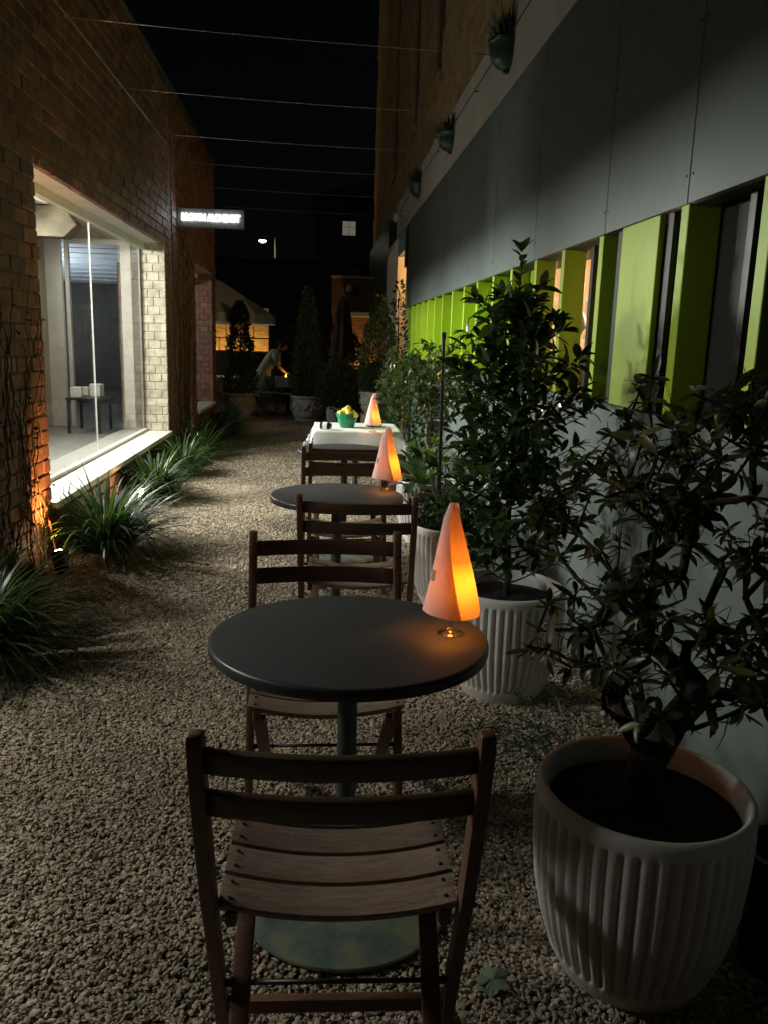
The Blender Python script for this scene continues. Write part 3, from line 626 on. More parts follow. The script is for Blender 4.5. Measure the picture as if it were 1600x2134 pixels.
# ------------------------------------------------------------------ folding slatted chairs (seat towards +y)
def post_y(z): 
    P = [(0, .0), (.43, -.165), (.72, -.257), (.86, -.288)]
    for (a, ya), (b, yb) in zip(P[:-1], P[1:]):
        if z <= b: return ya + (yb - ya) * (z - a) / (b - a)
    return P[-1][1]
def make_chair(label):
    t = thing('folding_chair', label, 'chair', group='slatted wooden folding chairs')
    for s in (-1, 1):
        zs = [0, .1, .2, .3, .40, .46, .52, .58, .64, .70, .75, .80, .838, .852, .858]
        A, B = [], []
        for i, z in enumerate(zs):
            w = .021 if z < .45 else .026 if z < .79 else (.024, .018, .011)[min(2, i - 12)] if i >= 12 else .026
            y = post_y(z); A.append((y - w, z)); B.append((y + w, z))
        lp = A + B[::-1]; x0, x1 = s * .234, s * .261
        m = MB(); n = len(A)
        for x in (x0, x1): m.v += [(x, y, z) for y, z in A] + [(x, y, z) for y, z in B]
        for i in range(n - 1):
            m.f += [(i, i+1, n+i+1, n+i), (2*n+i, 3*n+i, 3*n+i+1, 2*n+i+1), (i, 2*n+i, 2*n+i+1, i+1), (n+i, n+i+1, 3*n+i+1, 3*n+i)]
        m.f += [(0, n, 3*n, 2*n), (n-1, 3*n-1, 4*n-1, 2*n-1)]
        m.f[-1] = (n-1, 2*n + n-1, 3*n + n-1, n + n-1)
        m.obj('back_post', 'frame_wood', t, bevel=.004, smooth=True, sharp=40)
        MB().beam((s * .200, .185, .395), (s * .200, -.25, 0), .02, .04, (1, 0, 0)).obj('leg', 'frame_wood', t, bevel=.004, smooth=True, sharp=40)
        MB().beam((s * .207, -.175, .405), (s * .207, .222, .412), .022, .034).obj('seat_rail', 'frame_wood', t, bevel=.006, smooth=True, sharp=40)
        MB().tube([(s * .19, -.065, .168), (s * .236, -.065, .168)], .008, 8).obj('pivot', 'black_metal', t)
    def board(y, z, L, w, th, sag, ang, axis):   # board running along x, bent by 'sag' along axis
        m = MB(); n = 14; ca, sa = cos(ang), sin(ang)
        for i in range(n + 1):
            x = -L + 2 * L * i / n; k2 = sag * (1 - (x / L) ** 2)
            for a, b in ((-w/2, -th/2), (w/2, -th/2), (w/2, th/2), (-w/2, th/2)):
                yy = y + a * ca - b * sa; zz = z + a * sa + b * ca
                if axis == 'z': zz -= k2
                else: yy -= k2
                m.v.append((x, yy, zz))
        for i in range(n):
            for j in range(4): k3 = (j + 1) % 4; m.f.append((4*i+j, 4*i+k3, 4*i+4+k3, 4*i+4+j))
        m.f += [(3, 2, 1, 0), (4*n, 4*n+1, 4*n+2, 4*n+3)]
        return m
    for i in range(4):
        y = -.126 + i * .0985
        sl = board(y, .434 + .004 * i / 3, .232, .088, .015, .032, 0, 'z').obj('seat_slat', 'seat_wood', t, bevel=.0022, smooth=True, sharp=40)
        sc = MB()
        for s in (-1, 1):
            for dy in (-.024, .024): sc.lathe([(.0038, .4355), (.0038, .4393 + .004 * i / 3)], 8, s * .212, y + dy)
        sc.obj('screw_row', 'black_metal', sl)
    for z, w in ((.798, .052), (.706, .055)):
        a = radians(90) + math.atan2(.235 - .135, .27)
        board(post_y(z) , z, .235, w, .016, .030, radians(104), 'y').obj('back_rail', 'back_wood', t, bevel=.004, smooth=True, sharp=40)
    yb = post_y(.085)
    MB().beam((-.235, yb, .085), (.235, yb, .085), .024, .034).obj('stretcher', 'frame_wood', t, bevel=.005, smooth=True, sharp=40)
    MB().tube([(-.192, -.065, .168), (.192, -.065, .168)], .0055, 8).obj('metal_rod', 'black_metal', t, smooth=True)
    return t
ch = make_chair('wooden folding chair beside the largest pot, its back turned away from the table row')
ch.location = (.056, 1.565, GZ); ch.rotation_euler = (0, 0, radians(-1.5))
for loc, rz, lab in (((.035, 2.475, GZ), 180.5, 'wooden folding chair facing the rhododendron side table from beyond, seat under its top'),
                     ((.19, 3.74, GZ), -3, 'wooden folding chair turned to the pink cone lamp table, seen from behind'),
                     ((.165, 4.76, GZ), 180, 'wooden folding chair facing back over the pink cone lamp table'),
                     ((.20, 5.52, GZ), 1, 'dark reddish wooden folding chair drawn up to the table by the white cloth')):
    c = copy_tree(ch); c.location = loc; c.rotation_euler = (0, 0, radians(rz)); c['label'] = lab

# ------------------------------------------------------------------ wine glass lamps under paper cones
def make_lamp(label, loc, rz=0, e=1.0, H=.285, rb=.075, bend=(-.004, 0)):
    t = thing('cone_lamp', label, 'lamp', loc, rz, 'paper cone lamps on wine glasses')
    MB().lathe([(.0001, .0005), (.034, .0005), (.036, .002), (.034, .0035), (.018, .007), (.008, .014), (.0045, .024), (.004, .05), (.0042, .072), (.006, .083), (.0001, .0835)], 32).obj('glass_foot', 'clear_glass', t, smooth=True)
    MB().lathe([(.0001, .0845), (.008, .086), (.022, .095), (.034, .115), (.038, .14), (.0365, .17), (.032, .19),
                (.0305, .19), (.035, .17), (.0365, .14), (.0325, .116), (.021, .098), (.006, .089), (.0001, .088)], 32).obj('glass_bowl', 'pane', t, smooth=True)
    def cone(a0, a1, dr, twist, z0=.062):
        m = MB(); nz, na = 26, 40
        for i in range(nz + 1):
            s = i / nz; rr = rb * (1 - s) ** .97 + .011 * s + dr; lo, hi = a0(s), a1(s)
            for j in range(na + 1):
                a = lo + (hi - lo) * j / na
                w = 1 + .018 * sin(3 * a + 2) * (1 - s) + .01 * sin(7 * a + 9 * s)
                m.v.append((rr * w * cos(a) + bend[0] * s * s * 3 + (.007 * max(0, s - .85) / .15), rr * w * sin(a) + bend[1] * s, z0 + H * s + .004 * sin(2 * a + .5) * (1 - s)))
        for i in range(nz):
            for j in range(na): q = i * (na + 1) + j; m.f.append((q, q + 1, q + na + 2, q + na + 1))
        return m
    sh = cone(lambda s: 0, lambda s: 2 * pi, 0, 0).obj('paper_shade', 'paper', t, smooth=True)
    # second turn of the paper: covers the left and the back, its edge spirals up the front
    cone(lambda s: radians(60 - 30 * s), lambda s: radians(281 - 46 * s), 0.0016, 0).obj('paper_overlap', 'paper_thick', sh, smooth=True)
    tg = MB(); 
    for s in (.30, .40):
        for a in (radians(192), radians(198), radians(203), radians(208)):
            rr = rb * (1 - s) ** .97 + .011 * s + .0036; w = 1 + .018 * sin(3 * a + 2) * (1 - s) + .01 * sin(7 * a + 9 * s)
            tg.v.append((rr * w * cos(a) + bend[0] * s * s * 3, rr * w * sin(a) + bend[1] * s, .062 + H * s + .004 * sin(2*a+.5)*(1-s)))
    tg.f += [(0, 1, 5, 4), (1, 2, 6, 5), (2, 3, 7, 6)]; tg.obj('printed_stamp', 'stamp', sh)
    MB().lathe([(.0001, .089), (.014, .092), (.017, .10), (.016, .125), (.005, .14), (.0001, .145)], 16).obj('led_candle', 'candle_led', t, smooth=True)
    light('POINT', 'candle_light', (.006, -.006, .14), e, (1, .23, .005), t, shadow_soft_size=.028)
    return t
TZ = GZ + .7637
make_lamp('peach paper cone lamp glowing orange on the table beside the rhododendron', (.352, 2.01, TZ + .0), radians(0), 1.0)
make_lamp('peach paper cone lamp glowing orange on the table beside the herb pot', (.355, 4.10, TZ), radians(10), .9, H=.262, bend=(-.002, 0))
make_lamp('pale paper cone lamp standing on the white tablecloth', (.47, 6.95, .766), radians(-12), .5, H=.26, rb=.072, bend=(.001, 0))
make_lamp('paper cone lamp on the table past the last chair of the row', (.50, -.24, TZ), 0, 4.5)

# ------------------------------------------------------------------ white cloth table with lemons
t = thing('cloth_table', 'square table under a white tablecloth carrying the bowl of lemons', 'table', (.345, 7.33, 0))
MB().box(-.36, .36, -.36, .36, .725, .755).obj('table_top', 'table_edge', t)
MB().lathe([(.026, .01), (.026, .724)], 20).obj('stem', 'stem', t, smooth=True, sharp=40); MB().lathe([(.25, 0), (.25, .01), (.03, .02)], 32).obj('base_plate', 'base_plate', t)
cl = MB(); nn = 60; HW = .56; T = .372
for i in range(nn + 1):
    for j in range(nn + 1):
        x = -HW + 2 * HW * i / nn; y = -HW + 2 * HW * j / nn
        ox, oy = max(0, abs(x) - T), max(0, abs(y) - T); sx, sy = (1 if x > 0 else -1), (1 if y > 0 else -1)
        drop = max(ox, oy) + .35 * min(ox, oy); fl = .10 + .04 * sin(9 * (x + y) + 2)
        px = max(-T, min(T, x)) + sx * (ox * (.12 if ox >= oy else .55) + (ox * fl if ox else 0)); py = max(-T, min(T, y)) + sy * (oy * (.12 if oy >= ox else .55) + (oy * fl if oy else 0))
        if drop > 0:
            wv = .010 * sin(14 * (y if ox > oy else x)) * min(1, drop / .1)
            if ox > oy: px += sx * wv
            else: py += sy * wv
        z = .762 - drop * .97 + .0012 * sin(30 * x) * sin(22 * y)
        cl.v.append((px, py, z))
for i in range(nn):
    for j in range(nn): a = i * (nn + 1) + j; cl.f.append((a, a + nn + 1, a + nn + 2, a + 1))
o = cl.obj('tablecloth', 'cloth', None, smooth=True); o.location = (.345, 7.33, 0); tag(o, 'white cloth draped with hanging corners over the lemon bowl table', 'tablecloth')
t = thing('fruit_bowl', 'green scalloped glass bowl full of lemons on the white cloth', 'bowl', (.262, 7.28, .763))
def scal(i, a, r, z): return r * (1 + .05 * cos(8 * a) * (z / .13))
MB().lathe([(.055, 0), (.062, .004), (.078, .05), (.098, .125), (.094, .127), (.072, .05), (.05, .012), (.0001, .01)], 48, mod=scal).obj('bowl', 'bowl', t, smooth=True)
for i, (x, y, z) in enumerate(((-.05, -.03, .125), (.01, -.05, .135), (.05, .0, .128), (-.02, .03, .145), (.035, .05, .12), (-.06, .03, .12), (.005, .0, .165), (.0, -.01, .09), (.06, -.05, .115))):
    m = MB().lathe([(.0001, -.042), (.006, -.039), (.018, -.03), (.027, -.012), (.0285, .002), (.025, .018), (.015, .03), (.006, .036), (.003, .043), (.0001, .044)], 16)
    o = m.obj('lemon', 'lemon', None, smooth=True); o.location = (.262 + x, 7.28 + y, .763 + z); o.rotation_euler = (rnd(1, 2), rnd(-.6, .6), rnd(0, 6)); tag(o, 'yellow lemon heaped in the green glass bowl', 'lemon', 'lemons in the bowl')
o = MB().lathe([(.028, -.045), (.032, -.042), (.032, .03), (.026, .032), (.024, .05), (.0001, .05)], 20).obj('spice_jar', 'black_metal', None, smooth=True, sharp=40); o.location = (.07, 7.05, .797); o.rotation_euler = (radians(90), 0, radians(70)); tag(o, 'small dark jar lying on its side on the white cloth', 'jar')
MB().lathe([(.0325, -.02), (.0325, .02)], 20).obj('jar_label', 'white_paint', o)
o = MB().lathe([(.05, 0), (.09, .012), (.092, .015), (.05, .006), (.0001, .005)], 32).obj('plate', 'white_paint', None, smooth=True); o.location = (.50, 7.42, .764); tag(o, 'shallow white plate on the cloth behind the pale cone lamp', 'plate')

# ------------------------------------------------------------------ fluted pots
def pot_r(z):      # outer profile, height .5
    P = [(0, .166), (.02, .176), (.06, .197), (.14, .224), (.24, .244), (.34, .252), (.42, .254), (.46, .252), (.50, .249)]
    for (a, ra), (b, rb2) in zip(P[:-1], P[1:]):
        if z <= b: return ra + (rb2 - ra) * (z - a) / (b - a)
    return .25
NF = 46
prof = []
for z in [0, .008, .03, .062, .066, .075, .09, .12, .16, .20, .24, .28, .32, .36, .40, .43, .452, .462, .468, .48, .492, .499]: prof.append((pot_r(z), z))
prof += [(.2445, .5025), (.238, .502), (.234, .496), (.230, .45), (.22, .40), (.0001, .40)]
def flute(i, a, r, z):
    if i > 20 or z < .064 or z > .464: return r + (.004 if i <= 20 else 0)
    e = min(1, (z - .064) / .014, (.464 - z) / .012)
    return r + .004 * (1 - e) + e * (.0035 - .0135 * (1 - abs(cos(a * NF / 2))) ** 1.3)
pot_mesh = MB().lathe(prof, NF * 8, mod=flute).mesh('pot_body', 'pot', smooth=True, sharp=60)
sb = MB(); 
for i in range(9):
    for j in range(32):
        r = .2245 * i / 8; a = 2 * pi * j / 32; sb.v.append((r * cos(a), r * sin(a), .44 + (.03 * mnoise.noise(V((r * cos(a) * 14, r * sin(a) * 14, 3))) if i < 8 else 0) + .015 * (1 - i / 8)))
for i in range(8):
    for j in range(32): k2 = (j + 1) % 32; sb.f.append((i*32+j, (i+1)*32+j, (i+1)*32+k2, i*32+k2))
soil_mesh = sb.mesh('soil', 'soil', smooth=True)
def fluted_pot(label, loc, s=1.0, rz=0):
    t = thing('fluted_pot', label, 'pot', loc, rz, 'white fluted plant pots'); t.scale = (s, s, s)
    link('pot_body', pot_mesh, t); link('soil', soil_mesh, t); t.scale.z *= .985; return t
fluted_pot('large white fluted pot with the rhododendron', (.795, 1.735, 0), 1.0)
fluted_pot('white fluted pot with the tall tapering laurel', (.83, 3.38, 0), 1.0, .3)
fluted_pot('white fluted pot filled with low green herbs and a black stake', (.80, 4.60, 0), 1.0, .9)
fluted_pot('white fluted pot with strap leaved lily and small citrus tree', (.86, 6.13, 0), 1.0, 1.4)
fluted_pot('small white fluted pot at the foot of the stone urn', (.33, 14.8, 0), .70, .2)

# ------------------------------------------------------------------ plants: leaf shapes, branching, foliage
def leaf_mesh(name, mat, L=1., W=.3, curl=.25, fold=.12, pw=.8, n=6):
    m = MB()
    for i in range(n + 1):
        s = i / n; w = W / 2 * sin(pi * min(1, max(0.0, s ** pw))) ** .75 if 0 < s < 1 else (.02 * W if s == 0 else .0)
        zc = -curl * s * s * L; y = s * L * (1 - .3 * curl * s)
        m.v += [(-w, y, zc + fold * w * 2), (0, y, zc), (w, y, zc + fold * w * 2)]
    for i in range(n):
        a = 3 * i; m.f += [(a, a + 1, a + 4, a + 3), (a + 1, a + 2, a + 5, a + 4)]
    return m.mesh(name, mat, smooth=True)
def leaf_mat(pos, d, upv, s):
    d = V(d).normalized(); n = V(upv) - d * V(upv).dot(d)
    n = n.normalized() if n.length > 1e-4 else d.orthogonal().normalized(); x = d.cross(n)
    return Matrix(((x.x*s, d.x*s, n.x*s, pos[0]), (x.y*s, d.y*s, n.y*s, pos[1]), (x.z*s, d.z*s, n.z*s, pos[2]), (0, 0, 0, 1)))
def foliage(parent, leaves, shapes, mat, nobj=290, name='leaf'):
    org = V(parent.location)
    leaves = sorted(leaves, key=lambda l: (V(l[0]) + org - CAM).length / l[3])
    for l in leaves[:nobj]:
        o = link(name, random.choice(shapes), parent); o.matrix_local = leaf_mat(*l)
    if len(leaves) > nobj:
        cache = [([v.co.copy() for v in s.vertices], [tuple(p.vertices) for p in s.polygons]) for s in shapes]
        m = MB()
        for l in leaves[nobj:]:
            vs, fs = random.choice(cache); mt = leaf_mat(*l); m.add([mt @ v for v in vs], fs)
        stuff(m.obj('foliage', mat, parent, smooth=True))
def rvec(): 
    while True:
        v = V((rnd(-1, 1), rnd(-1, 1), rnd(-1, 1)))
        if .05 < v.length < 1: return v.normalized()
def skeleton(base, tips, rbase, rtip, step=.07, jit=.012, low=.03, lift=.25, ex=.62):
    nodes = [V(base)]; par = [-1]; ends = []
    for tip in sorted([V(t) for t in tips], key=lambda t: (t - V(base)).length):
        best, bi = 1e9, 0
        for i, p in enumerate(nodes):
            dd = (p - tip).length + (.6 * max(0, p.z + low - tip.z)) + .12 * (p - V(base)).length
            if dd < best: best, bi = dd, i
        p0 = nodes[bi]; k2 = max(1, int((tip - p0).length / step)); last = bi
        for q in range(1, k2 + 1):
            s = q / k2; p = p0.lerp(tip, s) + V((0, 0, lift * (tip - p0).length * -s * (1 - s))) + (rvec() * jit if q < k2 else V())
            nodes.append(p); par.append(last); last = len(nodes) - 1
        ends.append((last, (nodes[last] - nodes[par[last]]).normalized()))
    cnt = [0] * len(nodes)
    for e, _ in ends:
        i = e
        while i >= 0: cnt[i] += 1; i = par[i]
    mx = cnt[0]; rad = [rtip + (rbase - rtip) * (c / mx) ** ex for c in cnt]
    m = MB()
    for i in range(1, len(nodes)):
        a, b = nodes[par[i]], nodes[i]; ra = min(rad[par[i]], rad[i] * 1.35)
        m.tube([a, b + (b - a) * .03], [ra, rad[i]], 7 if rad[i] > .006 else 5, cap=True)
    return m, nodes, ends, rad
def in_ell(c, r, lim=1.27):
    while True:
        v = V((rnd(-1, 1), rnd(-1, 1), rnd(-1, 1)))
        if v.length <= 1:
            p = V((c[0] + v.x * r[0], c[1] + v.y * r[1], c[2] + v.z * r[2]))
            if p.x < lim: return p

# rhododendron in the nearest pot
t = thing('rhododendron', 'gnarled rhododendron with whorls of long leaves in the largest fluted pot', 'shrub', (.795, 1.735, .44))
O = V(t.location); tips = []
for c, r, n in (((.98, 1.95, 1.22), (.27, .42, .22), 96), ((.74, 1.92, 1.10), (.19, .34, .18), 40), ((.58, 1.72, .90), (.15, .2, .09), 9),
                ((.80, 1.66, .84), (.25, .28, .15), 52), ((1.07, 1.75, .86), (.14, .3, .2), 26), ((.55, 2.0, 1.12), (.07, .12, .10), 3), ((1.0, 1.9, 1.42), (.24, .34, .09), 18)):
    tips += [in_ell(c, r) - O for _ in range(n)]
tips += [V((.0, .0, .07)), V((.005, -.01, .15))]
m, nodes, ends, rad = skeleton((0, 0, -.01), tips, .046, .0024, .06, .013, lift=.2, ex=.8)
m.v = [tuple(V(p) + mnoise.noise_vector(V(p) * 34) * .007 + mnoise.noise_vector(V(p) * 90) * .003) for p in m.v]
m.obj('trunk', 'bark', t, smooth=True, sharp=60)
sh = [leaf_mesh('leaf', 'leaf_rhodo', 1, w, c, f, 1.15) for w, c, f in ((.34, .12, .12), (.29, .28, .22), (.38, .5, .1), (.30, .7, .3), (.33, -.2, .25))]
lv = []
for e, d in ends:
    if nodes[e].z < .2: continue
    d = (d + V((0, 0, .5))).normalized(); p = nodes[e]; a0 = rnd(0, 6.3); x = d.orthogonal().normalized(); y = d.cross(x); k2 = random.randint(5, 8); sz = rnd(.036, .074)
    for j in range(k2):
        a = a0 + 2 * pi * j / k2 + rnd(-.25, .25); el = rnd(-.25, .55); dr = (x * cos(a) + y * sin(a)) * cos(el) + d * sin(el)
        lv.append((p - d * rnd(0, .015), dr, d + rvec() * .2, sz * rnd(.6, 1.3)))
    if random.random() < .5:
        i = e
        for _ in range(2):
            i = max(0, m and i - 1); 
        for j in range(3):
            dr = rvec(); dr.z = abs(dr.z) * .4; lv.append((nodes[i], dr, V((0, 0, 1)) + rvec() * .3, sz * rnd(.6, 1)))
tw = MB()
for e, d in ends:
    for _ in range(2):
        q = nodes[e] - d * rnd(0, .05); dd = (d * .5 + rvec()).normalized() * rnd(.03, .09); tw.tube([q, q + dd * .5 + rvec() * .006, q + dd], [.0018, .0013, .0008], 4)
stuff(tw.obj('twigs', 'bark', t)); foliage(t, lv, sh, 'leaf_rhodo')

# tall tapering laurel
t = thing('laurel_shrub', 'tall tapering laurel with glossy dark leaves rising in front of the green fins', 'shrub', (.83, 3.38, .44))
tips = [V((-.035, 0, 1.44))]; 
def lw(z): return .38 * max(.06, 1 - (z / 1.56) ** 3.2)
stem = [V((-.02 * s / 20 + .006 * sin(s), .004 * cos(2 * s), -.01 + 1.45 * s / 20)) for s in range(21)]
m = MB().tube(stem, [.016 - .0007 * s for s in range(21)], 8)
sh = [leaf_mesh('leaf', 'leaf_laurel', 1, w, c, f, .9) for w, c, f in ((.42, .15, .15), (.38, .3, .12), (.46, .22, .2))]
lv = []
for i in range(130):
    z0 = .05 + 1.2 * ((i + rnd(0, 1)) / 130) ** .85; a = i * 2.4 + rnd(-.3, .3); reach = lw(z0 + .15) * rnd(.35, 1.05); p0 = V((-.02 * z0, 0, z0))
    dirv = V((cos(a), sin(a), rnd(.45, 1.0))); dz = reach * dirv.z * rnd(.5, .9)
    p1 = p0 + V((cos(a) * reach, sin(a) * reach, dz))
    if p1.x + .83 > 1.24: p1.x = 1.24 - .83
    pts = [p0.lerp(p1, s / 6) + V((0, 0, .06 * reach * sin(pi * s / 6) * -1)) + rvec() * .004 for s in range(7)]
    m.tube(pts, [.0045 - .0005 * s for s in range(7)], 5)
    dd = (p1 - p0).normalized(); k2 = int(5 + reach * 32)
    for j in range(k2):
        s = .25 + .75 * (j + 1) / k2; q = p0.lerp(p1, s); an = j * 2.4; x = dd.orthogonal().normalized(); y = dd.cross(x)
        dr = (x * cos(an) + y * sin(an)) * .8 + dd * rnd(.4, .9); dr.z += .05; lv.append((q, dr, V((0, 0, 1)) + rvec() * .5, rnd(.05, .108)))
    for j in range(3): lv.append((p1, dd + rvec() * .6, V((0, 0, 1)) + rvec() * .5, rnd(.05, .08)))
for j in range(26):
    z0 = .95 + .5 * j / 26; a = j * 2.4; lv.append((V((-.022, 0, z0)), V((cos(a), sin(a), .8)), V((0, 0, 1)), rnd(.05, .085)))
for j in range(5): a = j * 1.26; lv.append((V((-.022, 0, 1.45)), V((cos(a), sin(a), 1.3)), V((0, 0, 1)), .08))
m.obj('trunk', 'bark', t, smooth=True, sharp=60); foliage(t, lv, sh, 'leaf_laurel')

# herbs and stake
t = thing('herb_bush', 'low dense green herbs spilling over the fluted pot rim', 'plant', (.80, 4.60, .44))
sh = [leaf_mesh('leaf', 'leaf_herb', 1, w, c, .15, .9, 4) for w, c in ((.5, .2), (.42, .4))]
lv = []; m = MB()
for i in range(150):
    a = rnd(0, 6.3); r = .27 * sqrt(rnd(0, 1)); h = (.30 - .55 * r) * rnd(.6, 1.1); p0 = V((r * .5 * cos(a), r * .5 * sin(a), .0)); p1 = V((r * cos(a), r * sin(a), h))
    m.tube([p0, p0.lerp(p1, .5) + V((0, 0, .02)), p1], [.003, .002, .0015], 4)
    for j in range(9): lv.append((p0.lerp(p1, rnd(.35, 1)), rvec() + V((0, 0, .3)), V((0, 0, 1)) + rvec() * .4, rnd(.025, .042)))
m.obj('stems', 'bark', t); foliage(t, lv, sh, 'leaf_herb', 200)
o = MB().tube([(0, 0, 0), (-.012, .0, 1.12)], .010, 10).obj('plant_stake', 'black_metal', None, smooth=True, sharp=50); o.location = (.70, 4.58, .44); tag(o, 'thin straight black stake rising from the herb pot', 'stake')
MB().lathe([(.013, 1.10), (.014, 1.135), (.0001, 1.145)], 10, -.012).obj('stake_cap', 'black_metal', o)
t = thing('dark_succulent', 'almost black rosette succulent at the herb pot edge', 'plant', (.55, 4.56, .56))
sh = [leaf_mesh('leaf', 'leaf_dark', 1, .34, -.2, .2, .9, 4)]
lv = []
for q in range(3):
    for j in range(16):
        a = j * 2.4; s = j / 16; lv.append((V((rnd(-.01, .01) + .05 * (q - 1), .03 * (q % 2), .03 * q)), V((cos(a), sin(a), .2 + 1.2 * s)), V((0, 0, 1)), .075 * (1.1 - .5 * s)))
foliage(t, lv, sh, 'leaf_dark'); MB().tube([(.1, .02, -.16), (.06, .01, -.08), (0, 0, 0)], .008, 6).obj('stem', 'bark', t)

# citrus tree and strap leaved lily
t = thing('citrus_tree', 'small citrus tree with a yellow fruit above the strap leaved lily', 'tree', (.88, 6.13, .44))
O = V(t.location)
tips = [in_ell((.78, 5.95, 1.25), (.38, .45, .34), 1.24) - O for _ in range(190)]
m, nodes, ends, rad = skeleton((0, 0, -.01), [V((-.06, -.03, .45))] + tips, .020, .002, .07, .012, lift=.15)
m.obj('trunk', 'bark_pale', t, smooth=True, sharp=60)
sh = [leaf_mesh('leaf', 'leaf_citrus', 1, w, c, .15, .85, 5) for w, c in ((.40, .2), (.34, .35))]
lv = []
for e, d in ends:
    p = nodes[e]
    for j in range(8): dr = rvec() + d * .7; lv.append((p - d * rnd(0, .07), dr, V((0, 0, 1)) + rvec() * .5, rnd(.045, .08)))
foliage(t, lv, sh, 'leaf_citrus')
MB().lathe([(.0001, -.042), (.018, -.03), (.0285, .0), (.024, .02), (.006, .037), (.0001, .044)], 14, -.03, -.42).obj('lemon_fruit', 'lemon', t, smooth=True).location = (0, 0, .86)
t = thing('strap_lily', 'strap leaved lily with red leaf bases in front of the citrus trunk', 'plant', (.78, 6.02, .44))
for j in range(22):
    a = j * 2.4; s = j / 22; L = rnd(.34, .52); el = .35 + 1.0 * s; m = MB(); n = 8
    dr = V((cos(a), sin(a), 0)); sd = V((-sin(a), cos(a), 0))
    for i in range(n + 1):
        q = i / n; w = .036 * sin(pi * (q * .86 + .09)) ** .8; ang = el - (.9 - .5 * s) * q; p = dr * L * q * cos(ang) + V((0, 0, L * q * sin(max(.05, ang))))
        m.v += [tuple(p - sd * w + V((0, 0, .012))), tuple(p), tuple(p + sd * w + V((0, 0, .012)))]
    for i in range(n): b = 3 * i; m.f += [(b, b + 1, b + 4, b + 3), (b + 1, b + 2, b + 5, b + 4)]
    m.obj('leaf', 'leaf_strap' if j > 6 else 'terracotta', t, smooth=True)
t = thing('yellow_succulent', 'yellow green rosette succulent on a bare stem between herbs and citrus', 'plant', (.80, 5.35, 0))
MB().tube([(0, 0, 0), (.01, 0, .4), (-.02, 0, .84)], [.014, .011, .008], 8).obj('stem', 'bark_pale', t, smooth=True)
MB().tube([(0, 0, .4), (.06, .03, .62), (.05, .0, .72)], [.008, .006, .005], 8).obj('side_stem', 'bark_pale', t, smooth=True)
sh = [leaf_mesh('leaf', 'leaf_succulent', 1, .36, -.15, .12, 1.3, 4)]; lv = []
for c in ((-.02, 0, .86), (.05, 0, .74), (-.06, .02, .78)):
    for j in range(20): a = j * 2.4; s = j / 20; lv.append((V(c), V((cos(a), sin(a), .1 + 1.5 * s)), V((0, 0, 1)), .085 * (1.1 - .6 * s)))
foliage(t, lv, sh, 'leaf_succulent'); MB().tube([(0, 0, .5), (-.05, .01, .66), (-.06, .02, .77)], .006, 6).obj('side_stem', 'bark_pale', t)

# fine fern on the ground between the two nearest pots
t = thing('asparagus_fern', 'wispy dark fern on the gravel between the two largest pots', 'plant', (.86, 2.42, 0))
m = MB()
for i in range(46):
    a = rnd(0, 6.3); L = rnd(.2, .42); p0 = V((rnd(-.05, .05), rnd(-.05, .05), 0)); p1 = V((cos(a) * L, sin(a) * L, rnd(.12, .34))); 
    pts = [p0.lerp(p1, s / 8) + V((0, 0, .12 * sin(pi * s / 8))) for s in range(9)]; m.tube(pts, .0016, 3, cap=False)
    for q in pts[2:]:
        for _ in range(9):
            d = rvec() * rnd(.015, .035); sdv = d.orthogonal().normalized() * .0016; m.add([q - sdv, q + sdv, q + d], [(0, 1, 2)])
stuff(m.obj('fronds', 'leaf_herb', t))

# strappy grass clumps along the brick wall
def grass_clump(label, loc, n, L, spread=1.0, seed=1):
    rg = random.Random(seed); t = thing('grass_clump', label, 'grass', loc, group='strappy grass clumps along the brick wall')
    m = MB()
    for i in range(n):
        a = rg.uniform(0, 6.28); r0 = rg.uniform(0, .13); l = L * rg.uniform(.6, 1.12); el = rg.uniform(.55, 1.45); bend = rg.uniform(.6, 2.0) * spread; w = rg.uniform(.007, .0145)
        p = V((r0 * cos(a), r0 * sin(a), 0)); dr = V((cos(a), sin(a), 0)); sd = V((-sin(a), cos(a), 0)); tw = rg.uniform(-.5, .5); ns = 9; e = el; o = len(m.v)
        for s in range(ns + 1):
            q = s / ns; ww = w * (1 - q ** 2.2) + .0004; u = (sd * cos(tw) + V((0, 0, 1)) * sin(tw) * .5)
            if loc[0] + p.x < XL + .02: p.x = XL + .02 - loc[0]
            if p.z < .012 and s > 0: p.z = .012
            m.v += [tuple(p - u * ww), tuple(p + u * ww)]
            p = p + (dr * cos(e) + V((0, 0, sin(e)))) * (l / ns); e -= bend / ns * (.4 + 1.3 * q)
        for s in range(ns): b = o + 2 * s; m.f.append((b, b + 1, b + 3, b + 2))
    stuff(m.obj('blades', 'leaf_grass', t, smooth=True)); return t
grass_clump('large grass clump under the sill end next to the creeper covered pier', (-1.48, 5.76, 0), 520, .68, 1.25, 1)
grass_clump('grass clump under the middle of the white sill, warm light at its foot', (-1.52, 7.75, 0), 420, .60, 1.25, 2)
grass_clump('grass clump leaning over the gravel under the sill end next to the cream jamb', (-1.50, 9.15, 0), 380, .56, 1.25, 3)
grass_clump('dark grass clump below the cream painted jamb', (-1.50, 10.35, 0), 260, .60, 1.2, 4)
grass_clump('dark grass clump on the pier under the glowing sign', (-1.46, 11.5, 0), 260, .62, 1.2, 5)
grass_clump('dark grass clump under the small far window', (-1.42, 12.8, 0), 220, .6, 1.2, 6)
grass_clump('grass clump at the far corner of the brick building', (-1.48, 14.0, 0), 200, .58, 1.2, 7)
grass_clump('grass clump on the side of the creeper covered pier away from the sill', (-1.60, 3.72, 0), 430, .70, 1.25, 8)

